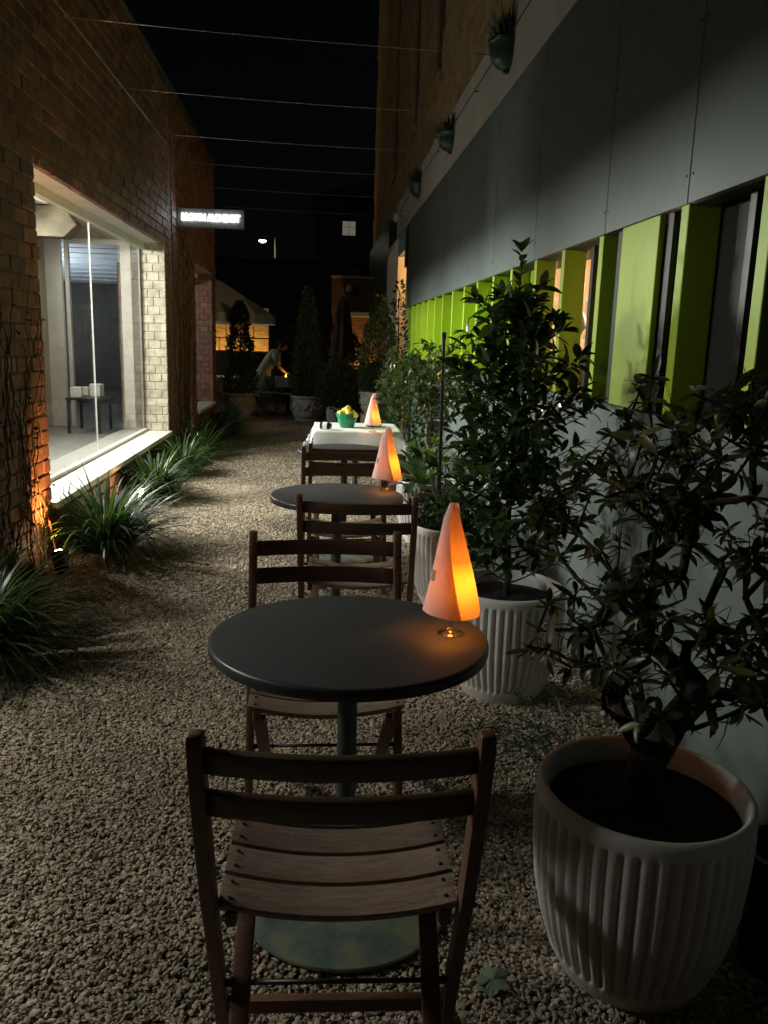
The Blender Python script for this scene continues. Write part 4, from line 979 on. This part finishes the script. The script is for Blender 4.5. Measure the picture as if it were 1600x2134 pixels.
# dry creeper on the piers
def creeper(label, y0, y1, ztop, n, seed):
    rg = random.Random(seed); m = MB()
    for i in range(n):
        y = rg.uniform(y0, y1); z = rg.choice([.0, .0, rg.uniform(0, ztop * .6)]); hd = rg.uniform(1.1, 2.0); pts = []; zt = rg.uniform(.4, 1) * ztop
        x = XL + .008
        for s in range(60):
            pts.append((x + abs(.016 * sin(s * .9 + i)) + rg.uniform(0, .004), y, z)); hd += rg.uniform(-.38, .38); hd = hd * .93 + 1.5 * .07
            y += .05 * cos(hd); z += .05 * sin(hd)
            if z > zt or y < y0 - .2 or y > y1 + .03: break
        if len(pts) > 3: r0 = rg.choice([.002, .003, .003, .007]); m.tube(pts, [r0 * (1 - .6 * s / len(pts)) for s in range(len(pts))], 5)
    o = m.obj('creeper', 'vine', None, smooth=True); tag(o, label, 'creeper')
    lf = MB(); rg2 = random.Random(seed + 1)
    for v in rg2.sample(m.v, min(160, len(m.v))):
        d = V((rg2.uniform(.1, 1), rg2.uniform(-1, 1), rg2.uniform(-1, .4))).normalized() * rg2.uniform(.02, .045); sd = d.orthogonal().normalized() * .01; p = V(v)
        lf.add([p, p + d * .5 + sd, p + d, p + d * .5 - sd], [(0, 1, 2, 3)])
    stuff(lf.obj('dead_leaves', 'vine', o))
creeper('tangle of dry creeper stems climbing the pier above the uplight', 4.4, 5.52, 2.3, 46, 21)
creeper('dry creeper stems on the pier under the glowing sign', 10.7, 12.35, 3.3, 34, 33)

# fallen leaf
lf = MB(); pts = []
for i in range(28):
    a = 2 * pi * i / 28; r = .042 * (.55 + .45 * abs(cos(2.5 * a)) ** .7) * (1.1 if i % 2 else .95); pts.append((r * cos(a), r * sin(a) * 1.0, .004 * sin(3 * a)))
lf.v = [(0, 0, .006)] + pts; lf.f = [(0, i + 1, (i + 1) % 28 + 1) for i in range(28)]
o = lf.obj('fallen_leaf', 'leaf_dry', None); o.location = (.435, 1.66, .024); o.rotation_euler = (.1, -.12, .6); tag(o, 'pale green fallen leaf on the gravel between chair and pot', 'leaf')
MB().tube([(0, -.02, .004), (.01, -.05, .004), (.014, -.075, .0)], .0016, 5).obj('stalk', 'leaf_dry', o)
# black pot against the wall
t = thing('black_pot', 'small black plastic pot squeezed between the largest fluted pot and the wall', 'pot', (1.165, 1.70, 0))
MB().lathe([(.085, 0), (.105, .30), (.112, .305), (.112, .335), (.10, .335), (.095, .28), (.0001, .28)], 32).obj('pot_body', 'black_frame', t, smooth=True, sharp=40)
MB().lathe([(.094, .281), (.05, .30), (.0001, .305)], 20).obj('soil', 'soil', t, smooth=True)

# ------------------------------------------------------------------ half pots hung on the pale band
def wall_pot(label, y, kind, s=1.0):
    t = thing('wall_pot', label, 'pot', (XR - .002, y, 3.28), group='green half pots on the concrete band'); t.scale = (s, s, s)
    m = MB(); P = [(.012, .07), (.03, .075), (.034, .09), (.07, .105), (.10, .14), (.115, .185), (.118, .235), (.124, .24), (.124, .262), (.108, .262), (.10, .235), (.0005, .23)]
    n = 20
    for r, z in P:
        for j in range(n + 1): a = pi / 2 + pi * j / n; m.v.append((r * 1.15 * cos(a), r * sin(a), z))
    for i in range(len(P) - 1):
        for j in range(n): q = i * (n + 1) + j; m.f.append((q, q + 1, q + n + 2, q + n + 1))
    m.obj('pot_body', 'green_pot', t, smooth=True, sharp=50)
    f = MB()
    for i in range(90 if kind else 60):
        a = rnd(pi / 2, 3 * pi / 2); L = rnd(.12, .24); el = rnd(.7, 1.5) if kind else rnd(.0, 1.4); r = rnd(.01, .09); p = V((r * cos(a), r * sin(a), .24)); d = V((cos(a) * cos(el), sin(a) * cos(el), sin(el)))
        sd = d.cross(V((0, 0, 1))); sd = (sd.normalized() if sd.length > .01 else V((0, 1, 0))) * (.008 if kind else .010)
        b = V((0, 0, -.05 if not kind else 0))
        f.add([p - sd * .7, p + sd * .7, p + d * L * .5 + sd, p + d * L * .5 - sd, p + d * L + b], [(0, 1, 2, 3), (3, 2, 4)])
    stuff(f.obj('spiky_leaves', 'leaf_dark' if kind else 'leaf_herb', t))
wall_pot('green half pot of tall stiff spiky leaves, end of the row farthest from the floodlight', 6.05, 1, 1.08)
wall_pot('green half pot of loose trailing leaves in the middle of the row on the band', 8.55, 0, 1.08)
wall_pot('green half pot with a dark rosette on the band near the floodlight', 11.2, 1, 1.05)

# ------------------------------------------------------------------ far courtyard
def urn(label, loc, s=1.0):
    t = thing('stone_urn', label, 'urn', loc, rnd(0, 1), 'carved stone urns'); t.scale = (s, s, s)
    prof = [(.20, 0), (.22, .02), (.21, .05), (.24, .07), (.275, .12), (.285, .20), (.295, .30), (.30, .40), (.315, .43), (.335, .44), (.335, .475), (.32, .48), (.30, .475), (.285, .42), (.0001, .42)]
    def md(i, a, r, z): return r + (.012 * abs(sin(10 * a)) if i in (2, 3, 4) else 0)
    MB().lathe(prof, 80, mod=md).obj('urn_body', 'stone_urn', t, smooth=True, sharp=45)
    for j in range(7):      # carved swags
        a0 = 2 * pi * j / 7; pts = [((.298 + .004) * cos(a0 + .75 * s_ / 10), .302 * sin(a0 + .75 * s_ / 10), .36 - .13 * sin(pi * s_ / 10)) for s_ in range(11)]
        MB().tube(pts, [.012 + .01 * sin(pi * s_ / 10) for s_ in range(11)], 8).obj('carved_swag', 'stone_urn', t, smooth=True)
        MB().tube([(.30 * cos(a0), .30 * sin(a0), .37), (.298 * cos(a0), .298 * sin(a0), .24), (.29 * cos(a0), .29 * sin(a0), .18)], [.022, .016, .005], 8).obj('carved_tassel', 'stone_urn', t, smooth=True)
    MB().lathe([(.284, .421), (.15, .44), (.0001, .445)], 24).obj('soil', 'soil', t, smooth=True)
urn('carved stone urn with a topiary beside the brick building corner', (-1.52, 16.1, 0))
urn('carved stone urn with a slim dark conifer in front of the folding chairs', (-.2, 15.7, 0))
urn('carved stone urn raised high beside the warm doorway', (.87, 12.6, .42), .72)
o = MB().box(-.2, .2, -.2, .2, 0, .42).obj('plinth', 'stone_urn', None, bevel=.01); o.location = (.87, 12.6, 0); tag(o, 'plain stone plinth under the raised urn by the doorway', 'plinth')
MB().box(-.22, .22, -.22, .22, 0, .06).obj('plinth_foot', 'stone_urn', o, bevel=.008)
def conifer(name, label, loc, shape, n, mat='leaf_conifer', sz=.05, cat='shrub', group=None):
    t = thing(name, label, cat, loc, group=group); m = MB(); H = shape[-1][0]
    def rr(z):
        for (a, ra), (b, rb2) in zip(shape[:-1], shape[1:]):
            if z <= b: return ra + (rb2 - ra) * (z - a) / (b - a)
        return 0
    for i in range(n):
        z = rnd(shape[0][0], H); R = rr(z) * (1 + .22 * mnoise.noise(V((loc[0] * 3, z * 5, i % 9 * .6)))); a = rnd(0, 6.3); r = R * rnd(.35, 1) ** .5
        p = V((r * cos(a), r * sin(a), z)); d = (V((cos(a), sin(a), rnd(.2, 1.4))) + rvec() * .7).normalized() * sz * rnd(.6, 1.3); sd = d.cross(rvec()).normalized() * sz * .22
        m.add([p, p + d * .5 + sd, p + d, p + d * .5 - sd], [(0, 1, 2, 3)])
    stuff(m.obj('crown', mat, t)); MB().tube([(0, 0, -.02), (.01, 0, H * .5), (0, 0, H * .92)], [.022, .015, .004], 7).obj('trunk', 'bark', t, smooth=True); return t
conifer('cloud_topiary', 'tiered clipped topiary in the stone urn by the brick corner', (-1.50, 16.1, .42), [(0, .24), (.15, .34), (.45, .30), (.62, .12), (.72, .20), (1.0, .24), (1.2, .13), (1.3, .17), (1.55, .14), (1.75, .02)], 4200, sz=.075)
conifer('slim_conifer', 'slim dark conifer in the stone urn before the folding chairs', (-.2, 15.7, .44), [(0, .26), (.3, .33), (.8, .26), (1.3, .18), (1.75, .10), (2.0, .01)], 4200, sz=.075)
conifer('low_shrub', 'bushy low shrub in the small fluted pot beside the urn', (.33, 14.8, .30), [(0, .2), (.2, .36), (.5, .34), (.8, .16), (.95, .02)], 1900, 'leaf_conifer', .06)
conifer('pencil_cypress', 'tall green cypress in front of the warm doorway', (.95, 13.2, .0), [(.3, .12), (.6, .26), (1.1, .30), (1.7, .22), (2.2, .02)], 4000, sz=.07)
conifer('urn_shrub', 'dark trailing shrub filling the raised urn', (.87, 12.6, .76), [(0, .16), (.1, .24), (.3, .16), (.45, .02)], 600, 'leaf_dark', .07)
conifer('rounded_shrub', 'rounded dark shrub between the small fluted pot and the raised urn', (.62, 14.6, 0), [(0, .2), (.3, .36), (.7, .36), (1.1, .2), (1.25, .02)], 1600, 'leaf_dark', .07)
conifer('trellis_vine', 'dark vine climbing the column beside the warm doorway', (1.12, 11.9, 0), [(.4, .05), (1.0, .12), (1.6, .12), (2.2, .06), (2.35, .01)], 420, 'leaf_dark', .08)
conifer('broad_shrub', 'broad leafy shrub at the wall between the citrus tree and the raised urn', (.95, 8.6, 0), [(0, .12), (.3, .27), (.8, .30), (1.15, .2), (1.35, .02)], 1300, 'leaf_herb', .09)
for (x, y, h, sd) in ((-.55, 19.2, 1.9, 1), (.15, 19.0, 2.1, 2), (.75, 18.6, 1.6, 3)):
    conifer('background_shrub', ['dark tall shrub behind the woman in the pale dress', 'dark tall shrub behind the closed parasol', 'dark shrub at the foot of the rough brick wall'][sd - 1], (x, y, 0), [(0, .3), (.5, .5), (h * .7, .4), (h, .02)], 1300, 'leaf_dark', .10, group='dark shrubs along the courtyard back')
t = thing('terracotta_pot', 'dark terracotta pot on the gravel beyond the strap leaved lily', 'pot', (.80, 8.3, .0))
MB().lathe([(.13, 0), (.15, .01), (.19, .30), (.215, .31), (.215, .36), (.2, .36), (.185, .30), (.0001, .30)], 40).obj('pot_body', 'terracotta', t, smooth=True, sharp=45); MB().lathe([(.183, .301), (.0001, .32)], 20).obj('soil', 'soil', t)
# more greenery of the terracotta pot
t = thing('broad_leaf_plant', 'broad grey green leaves standing in the terracotta pot', 'plant', (.80, 8.3, .30))
sh = [leaf_mesh('leaf', 'leaf_strap', 1, .3, .25, .15, .8, 6)]; lv = []
for j in range(16): a = j * 2.4; s_ = j / 16; lv.append((V((0, 0, 0)), V((cos(a), sin(a), .5 + 1.4 * s_)), V((0, 0, 1)), rnd(.3, .46)))
foliage(t, lv, sh, 'leaf_strap'); MB().tube([(0, 0, 0), (0, 0, .08)], .03, 8).obj('crown_base', 'bark_pale', t)

# back walls
t = thing('stone_garden_wall', 'lit rough sandstone garden wall behind the parasol', 'wall', (0, 22, 0))
zz = 0; r = 0
while zz < 2.2:
    h = (.42, .36, .40, .34)[r % 4]; x = -5.5 - (.3 if r % 2 else 0)
    while x < -1.3:
        w = rnd(.5, .85); a, b = x, min(x + w, -1.28); x += w
        if b - a > .08: MB().box(a + .008, b - .008, rnd(-.02, .02), .4, zz + .008, zz + h - .008).obj('stone_block', 'sandstone', t, bevel=.02, seg=1)
    zz += h; r += 1
MB().box(-5.4, -1.3, .06, .38, 0, 2.2).obj('wall_core', 'mortar', t)
def floor_spot(label, loc, tgt, e, size=80):
    t = thing('floor_spotlight', label, 'lamp', loc, group='spotlights of the far courtyard')
    d = (V(tgt) - V(loc)).normalized(); q = d.to_track_quat('Z', 'Y').to_matrix().to_4x4(); b = MB().lathe([(.04, -.1), (.07, -.05), (.075, .06), (.065, .06), (.06, .04), (.0001, .035)], 16)
    b.v = [tuple(q @ V(p) + V((0, 0, .1))) for p in b.v]; b.obj('lamp_body', 'black_metal', t, smooth=True, sharp=40); MB().tube([(0, 0, 0), (0, 0, .08)], .015, 6).obj('spike', 'black_metal', t)
    aim(light('SPOT', 'beam', V((0, 0, .1)) + d * .08, e, (1, .56, .17), t, spot_size=radians(size), spot_blend=.6, shadow_soft_size=.04), d)
floor_spot('garden spotlight hidden behind the low wall under the sandstone', (-2.1, 21.1, .2), (-2.0, 22, 1.5), 170, 110)
floor_spot('garden spotlight at the foot of the rough brick wall', (1.02, 19.55, .6), (.98, 20, 1.3), 34, 95)
o = MB().box(-5, -.9, -.12, .12, 0, 1.14).obj('low_wall', 'dark_render', None, bevel=.01); o.location = (0, 20.3, 0); tag(o, 'low dark wall in front of the lit sandstone', 'wall')
MB().box(-5.02, -.88, -.15, .15, 1.141, 1.19).obj('coping', 'dark_render', o, bevel=.008)
t = thing('rough_brick_wall', 'rough brick wall with a white ledge behind the closed parasol', 'wall', (0, 20, 0))
MB().box(.30, 1.9, 0, .4, 0, 2.96).obj('wall_body', 'far_brick', t); MB().box(.28, 1.92, -.03, .42, 2.961, 3.02).obj('coping', 'concrete', t); MB().box(.72, 1.5, -.22, -.001, 2.08, 2.19).obj('ledge', 'white_paint', t, bevel=.01)
o = MB().lathe([(.0001, 0), (.09, .01), (.10, .05), (.09, .09), (.0001, .10)], 20).obj('bulkhead_lamp', 'concrete', None, smooth=True); o.location = (.72, 19.999, 2.72); o.rotation_euler = (radians(90), 0, 0); tag(o, 'round unlit bulkhead lamp high on the rough brick wall', 'lamp')
MB().lathe([(.10, .0), (.115, .01), (.115, .03), (.10, .04)], 20).obj('rim', 'black_metal', o, smooth=True)
t = thing('rear_building', 'dark building across the back of the courtyard', 'building', (0, 28, 0))
MB().box(-12, 12, 0, 6, 0, 4.0).obj('wall', 'dark_render', t); MB().box(-12.1, 12.1, -.1, 6.1, 4.001, 4.08).obj('roof_edge', 'dark_render', t)
t = thing('far_house', 'dark house beyond the courtyard with one lit window', 'building', (0, 35, 0))
MB().box(-.2, 9, 0, 6, 0, 7.2).obj('wall', 'dark_render', t); w = MB().box(.92, 1.45, -.03, -.001, 5.73, 6.28).obj('window', 'window_lit', t)
MB().box(1.175, 1.19, -.045, -.031, 5.73, 6.28).obj('glazing_bar', 'dark_render', w); MB().box(.92, 1.45, -.045, -.031, 6.05, 6.065).obj('glazing_bar', 'dark_render', w)
for a in ((.88, .92, 5.69, 6.32), (1.45, 1.49, 5.69, 6.32), (.92, 1.45, 5.69, 5.73), (.92, 1.45, 6.28, 6.32)): MB().box(a[0], a[1], -.06, -.001, a[2], a[3]).obj('window_frame', 'dark_render', w)
MB().prism([(-.4, -.2, 7.2), (9.2, -.2, 7.2), (4.5, -.2, 8.6)], [(-.4, 6.2, 7.2), (9.2, 6.2, 7.2), (4.5, 6.2, 8.6)]).obj('roof', 'dark_render', t)
t = thing('street_lamp', 'lit street lamp far beyond the courtyard wall', 'lamp', (-2.05, 40, 0))
MB().tube([(0, 0, 0), (0, 0, 6.1)], [.08, .05], 8).obj('pole', 'concrete', t, smooth=True); MB().tube([(0, 0, 6.1), (-.2, 0, 6.2), (-.42, 0, 6.12)], .035, 8).obj('arm', 'steel', t, smooth=True)
h = MB().lathe([(.06, 0), (.20, .02), (.22, .06), (.12, .14), (.0001, .16)], 16).obj('lamp_head', 'steel', t, smooth=True); h.location = (-.6, 0, 5.95)
h2 = MB().lathe([(.0001, -.09), (.09, -.07), (.17, -.01), (.17, .015)], 16).obj('lens', 'lamp_street', h, smooth=True)

# parasols
t = thing('open_parasol', 'open white market parasol showing past the brick corner', 'parasol', (-2.55, 17.6, 0))
c = MB(); n = 8; R = 1.75
for k2, (r, z) in enumerate(((.03, 2.86), (R * .35, 2.62), (R * .7, 2.28), (R, 1.98))):
    for j in range(n): a = 2 * pi * (j + .5) / n; c.v.append((r * cos(a), r * sin(a), z))
for i in range(3):
    for j in range(n): q = (j + 1) % n; c.f.append((i*n+j, i*n+q, (i+1)*n+q, (i+1)*n+j))
cp = c.obj('canopy', 'canvas', t)
for j in range(n):
    a, b = 2 * pi * (j + .5) / n, 2 * pi * (j + 1.5) / n
    v = MB().add([(R * cos(a), R * sin(a), 1.98), (R * cos(b), R * sin(b), 1.98), (R * 1.005 * cos(b), R * 1.005 * sin(b), 1.80), (R * 1.005 * cos(a), R * 1.005 * sin(a), 1.80)], [(0, 1, 2, 3)]).obj('valance', 'canvas', cp)
    MB().tube([(.04 * cos(a), .04 * sin(a), 2.83), (R * .99 * cos(a), R * .99 * sin(a), 1.965)], .012, 6).obj('rib', 'steel', t)
MB().tube([(0, 0, 0), (0, 0, 2.9)], .025, 10).obj('pole', 'steel', t, smooth=True); MB().lathe([(.3, 0), (.3, .05), (.04, .07), (.04, .3), (.03, .3)], 24).obj('base', 'black_metal', t)
t = thing('hanging_lantern', 'lantern hung under the open parasol', 'lamp', (-2.62, 17.45, 1.62))
MB().lathe([(.05, 0), (.06, .01), (.06, .03), (.05, .03)], 12, closed=True).obj('cage_base', 'black_metal', t); MB().lathe([(.055, .17), (.065, .18), (.02, .22), (.0001, .22)], 12).obj('cap', 'black_metal', t)
for j in range(4): MB().tube([(.052 * cos(j * pi / 2), .052 * sin(j * pi / 2), .02), (.052 * cos(j * pi / 2), .052 * sin(j * pi / 2), .175)], .004, 5).obj('cage_bar', 'black_metal', t)
MB().tube([(0, 0, .21), (.0, .1, 1.15)], .004, 5).obj('hook', 'black_metal', t); light('POINT', 'lantern_light', (0, 0, .09), 12, (1, .86, .68), t, shadow_soft_size=.03)
t = thing('closed_parasol', 'closed dark parasol standing in front of the rough brick wall', 'parasol', (.53, 18.3, 0))
def fold(i, a, r, z): return r * (1 + .16 * cos(8 * a))
MB().lathe([(.02, 2.42), (.10, 2.36), (.14, 2.1), (.17, 1.8), (.22, 1.45), (.26, 1.2), (.20, 1.14), (.02, 1.15)], 64, mod=fold).obj('canopy', 'canvas_dark', t, smooth=True); MB().tube([(0, 0, 0), (0, 0, 2.48)], .022, 8).obj('pole', 'black_metal', t); MB().lathe([(.26, 0), (.26, .05), (.03, .07)], 24).obj('base', 'black_metal', t)

# far white table, folding metal chairs
t = thing('courtyard_table', 'far table with a white cloth beside the parasol', 'table', (-2.02, 16.9, 0))
MB().box(-.4, .4, -.4, .4, .70, .74).obj('table_top', 'cloth', t); MB().box(-.405, .405, -.408, -.402, .45, .742).obj('cloth_drop', 'cloth', t)
for sx in (-1, 1):
    for sy in (-1, 1): MB().box(sx*.35-.02, sx*.35+.02, sy*.35-.02, sy*.35+.02, 0, .70).obj('leg', 'black_frame', t)
t = thing('dining_table', 'dark table the woman in the pale dress leans over', 'table', (-.62, 17.2, 0))
MB().lathe([(.0001, .70), (.34, .70), (.34, .73), (.0001, .73)], 32).obj('table_top', 'table_edge', t); MB().tube([(0, 0, 0), (0, 0, .70)], .03, 8).obj('stem', 'black_metal', t); MB().lathe([(.22, 0), (.22, .02), (.0001, .03)], 20).obj('base_plate', 'black_metal', t)
t = thing('tea_light', 'tiny orange candle glowing on the dark dining table', 'candle', (-.66, 17.05, .731))
MB().lathe([(.03, 0), (.035, .07), (.033, .07), (.028, .004), (.0001, .004)], 14).obj('glass_cup', 'pane', t, smooth=True); MB().lathe([(.0001, .01), (.016, .012), (.014, .04), (.004, .07), (.0001, .075)], 10).obj('flame', 'candle_led', t, smooth=True); light('POINT', 'candle_light', (0, 0, .12), .35, (1, .4, .08), t, shadow_soft_size=.02)
def metal_chair(label, loc, rz):
    t = thing('metal_chair', label, 'chair', loc, rz, 'metal folding chairs in the courtyard')
    for s in (-1, 1):
        MB().tube([(s*.2, .2, 0), (s*.2, -.1, .44), (s*.2, -.22, .8)], .011, 8).obj('frame_tube', 'steel', t, smooth=True); MB().tube([(s*.18, -.22, 0), (s*.18, .16, .44)], .011, 8).obj('leg', 'steel', t, smooth=True)
    MB().box(-.2, .2, -.16, .2, .435, .455).obj('seat', 'steel', t, bevel=.006); MB().box(-.2, .2, -.235, -.215, .58, .79).obj('backrest', 'steel', t, bevel=.006)
    MB().tube([(-.18, -.16, .07), (.18, -.16, .07)], .009, 6).obj('stretcher', 'steel', t)
metal_chair('grey metal folding chair with its back to the path, before the dark dining table', (-.62, 16.55, 0), 0)
metal_chair('grey metal folding chair beside the woman in the pale dress', (-.98, 16.75, 0), .5)

# people
def figure(parent, name, mat, joints, bones):
    me = bpy.data.meshes.new(name); idx = {k2: i for i, k2 in enumerate(joints)}
    me.from_pydata([joints[k2][0] for k2 in joints], [(idx[a], idx[b]) for a, b in bones], [])
    o = link(name, me, parent); me.materials.append(M[mat])
    bm = bmesh.new(); bm.from_mesh(me); lay = bm.verts.layers.skin.verify(); bm.verts.ensure_lookup_table()
    for i, k2 in enumerate(joints): r = joints[k2][1]; bm.verts[i][lay].radius = r if isinstance(r, tuple) else (r, r); bm.verts[i][lay].use_root = (k2 == 'pelvis')
    bm.to_mesh(me); bm.free()
    md = o.modifiers.new('skin', 'SKIN'); md.use_smooth_shade = True; o.modifiers.new('sub', 'SUBSURF').levels = 2; o.modifiers['sub'].render_levels = 2
    return o
def hand(J, B, wr, d, side, sc=1.0, pre='h'):
    d = V(d).normalized(); side = V(side).normalized(); w = V(wr)
    J[pre+'palm'] = (tuple(w + d * .06), (.028, .016)); B.append((pre.rstrip('h') + '_wrist' if False else pre+'wrist', pre+'palm'))
    for i, (off, L) in enumerate(((-.03, .06), (-.01, .075), (.01, .07), (.03, .055))):
        a = w + d * .085 + side * off; J[f'{pre}k{i}'] = (tuple(a), .0095); J[f'{pre}m{i}'] = (tuple(a + d * L * .5 + V((0, 0, -.008))), .0085); J[f'{pre}t{i}'] = (tuple(a + d * L * .9 + V((0, 0, -.025))), .007)
        B += [(pre+'palm', f'{pre}k{i}'), (f'{pre}k{i}', f'{pre}m{i}'), (f'{pre}m{i}', f'{pre}t{i}')]
    th = w + d * .04 - side * .035; J[pre+'th1'] = (tuple(th), .011); J[pre+'th2'] = (tuple(th + d * .04 - side * .015), .009); B += [(pre+'palm', pre+'th1'), (pre+'th1', pre+'th2')]
def head(parent, c, tilt, hairmat='hair', long=False):
    c = V(c); R = tilt.to_matrix().to_4x4() if hasattr(tilt, 'to_matrix') else tilt
    def shape(rx, ry, rz, fn, nm, mt, lo=-1, n=24, m=18):
        b = MB()
        for i in range(m + 1):
            ph = pi * i / m
            for j in range(n):
                th = 2 * pi * j / n; p = V((sin(ph) * cos(th), sin(ph) * sin(th), cos(ph))); p = fn(p); b.v.append(tuple(c + (R @ V((p.x * rx, p.y * ry, p.z * rz)))))
        for i in range(m):
            for j in range(n): q = (j + 1) % n; b.f.append((i*n+j, (i+1)*n+j, (i+1)*n+q, i*n+q))
        return b.obj(nm, mt, parent, smooth=True)
    def face(p):
        q = p.copy()
        if p.z < 0: q.x *= 1 + .25 * p.z; q.y *= 1 + .12 * p.z
        if p.y > .75 and abs(p.x) < .22 and -.35 < p.z < .1: q.y += .16 * (1 - abs(p.x) / .22)
        if p.y > .6 and .08 < abs(p.x) < .5 and .0 < p.z < .25: q.y -= .07
        return q
    shape(.073, .092, .115, face, 'head', 'skin')
    def hr(p):
        q = p * 1.0
        if p.y > .35 and p.z < .45: q *= .8
        if p.z < -.2: q *= .86
        return q
    shape(.083, .102, .122, hr, 'hair', hairmat)
    if long: b = MB().tube([tuple(c + (R @ V((0, -.085, .03)))), tuple(c + (R @ V((0, -.13, -.0)))), tuple(c + (R @ V((0, -.12, -.07))))], [.035, .045, .012], 10).obj('hair_bun', hairmat, parent, smooth=True)
# woman leaning over the far table (faces +x, bent forward)
t = thing('person', 'person in a pale green dress bending over the dark dining table', 'person', (-1.12, 17.25, 0))
J = {'pelvis': ((0, 0, .86), (.10, .12)), 'waist': ((.08, 0, 1.0), (.10, .11)), 'chest': ((.20, 0, 1.16), (.11, .13)), 'neck': ((.29, 0, 1.28), .05), 'neck2': ((.33, 0, 1.31), .046)}
B = [('pelvis', 'waist'), ('waist', 'chest'), ('chest', 'neck'), ('neck', 'neck2')]
for s, k2 in ((-1, 'r'), (1, 'l')):
    J[k2+'hip'] = ((0, s*.09, .82), .085); J[k2+'knee'] = ((.0 + .03 * s, s*.10, .45), .052); J[k2+'calf'] = ((-.03 + .03 * s, s*.10, .30), .05); J[k2+'ankle'] = ((-.02 + .03 * s, s*.10, .07), .032); J[k2+'toe'] = ((.12 + .03 * s, s*.11, .03), .03)
    B += [('pelvis', k2+'hip'), (k2+'hip', k2+'knee'), (k2+'knee', k2+'calf'), (k2+'calf', k2+'ankle'), (k2+'ankle', k2+'toe')]
    J[k2+'sh'] = ((.25, s*.16, 1.22), .055); J[k2+'elbow'] = ((.30, s*.20, .97), .040); J[k2+'wrist'] = ((.44, s*.10, .84), .026)
    B += [('chest', k2+'sh'), (k2+'sh', k2+'elbow'), (k2+'elbow', k2+'wrist')]
    hand(J, B, J[k2+'wrist'][0], (.8, -.3 * s, -.4), (0, 1, 0), pre=k2)
body = figure(t, 'body', 'skin', J, B)
d = MB(); n = 28
rings = [((.285, 0, 1.275), .075, .07), ((.26, 0, 1.25), .10, .17), ((.19, 0, 1.15), .125, .165), ((.09, 0, 1.0), .12, .14), ((.0, 0, .87), .15, .165), ((-.04, 0, .70), .18, .19), ((-.07, 0, .5), .205, .22), ((-.09, 0, .34), .225, .245)]
for i, (c0, rx, ry) in enumerate(rings):
    for j in range(n): a = 2 * pi * j / n; w = 1 + (.06 * sin(9 * a) * max(0, i - 3) / 4); lean = .5 if i < 4 else 0; d.v.append((c0[0] + rx * w * cos(a), c0[1] + ry * w * sin(a), c0[2] - lean * rx * cos(a)))
for i in range(len(rings) - 1):
    for j in range(n): q = (j + 1) % n; d.f.append((i*n+j, i*n+q, (i+1)*n+q, (i+1)*n+j))
d.obj('dress', 'dress', t, smooth=True)
for s in (-1, 1): MB().tube([(.24, s*.13, 1.22), (.27, s*.19, 1.10), (.30, s*.20, .99)], [.075, .065, .058], 12).obj('sleeve', 'dress', t, smooth=True)
head(t, (.40, 0, 1.385), Matrix.Rotation(radians(-90), 4, 'Z') @ Matrix.Rotation(radians(-35), 4, 'X'), long=True)
# diner seen as a silhouette through the fins
t = thing('person', 'person in dark clothes standing in the warm room behind the green fins', 'person', (1.74, 5.6, .10))
J = {'pelvis': ((0, 0, .88), (.15, .11)), 'waist': ((0, 0, 1.04), (.135, .10)), 'chest': ((0, 0, 1.24), (.17, .11)), 'neck': ((0, 0, 1.41), .055), 'neck2': ((0, .01, 1.47), .05)}
B = [('pelvis', 'waist'), ('waist', 'chest'), ('chest', 'neck'), ('neck', 'neck2')]
for s, k2 in ((-1, 'r'), (1, 'l')):
    J[k2+'hip'] = ((s*.09, 0, .84), .09); J[k2+'knee'] = ((s*.10, .02, .46), .06); J[k2+'ankle'] = ((s*.10, -.02, .08), .04); J[k2+'toe'] = ((s*.11, .13, .03), .035)
    B += [('pelvis', k2+'hip'), (k2+'hip', k2+'knee'), (k2+'knee', k2+'ankle'), (k2+'ankle', k2+'toe')]
    J[k2+'sh'] = ((s*.19, 0, 1.35), .06); J[k2+'elbow'] = ((s*.25, .0, 1.08), .046); J[k2+'wrist'] = ((s*.22, .16, .92), .03); B += [('chest', k2+'sh'), (k2+'sh', k2+'elbow'), (k2+'elbow', k2+'wrist')]
    hand(J, B, J[k2+'wrist'][0], (-.2 * s, .8, -.3), (1, 0, 0), pre=k2)
figure(t, 'body', 'black_cloth', J, B)
head(t, (0, .03, 1.57), Matrix.Rotation(0, 4, 'Z'))
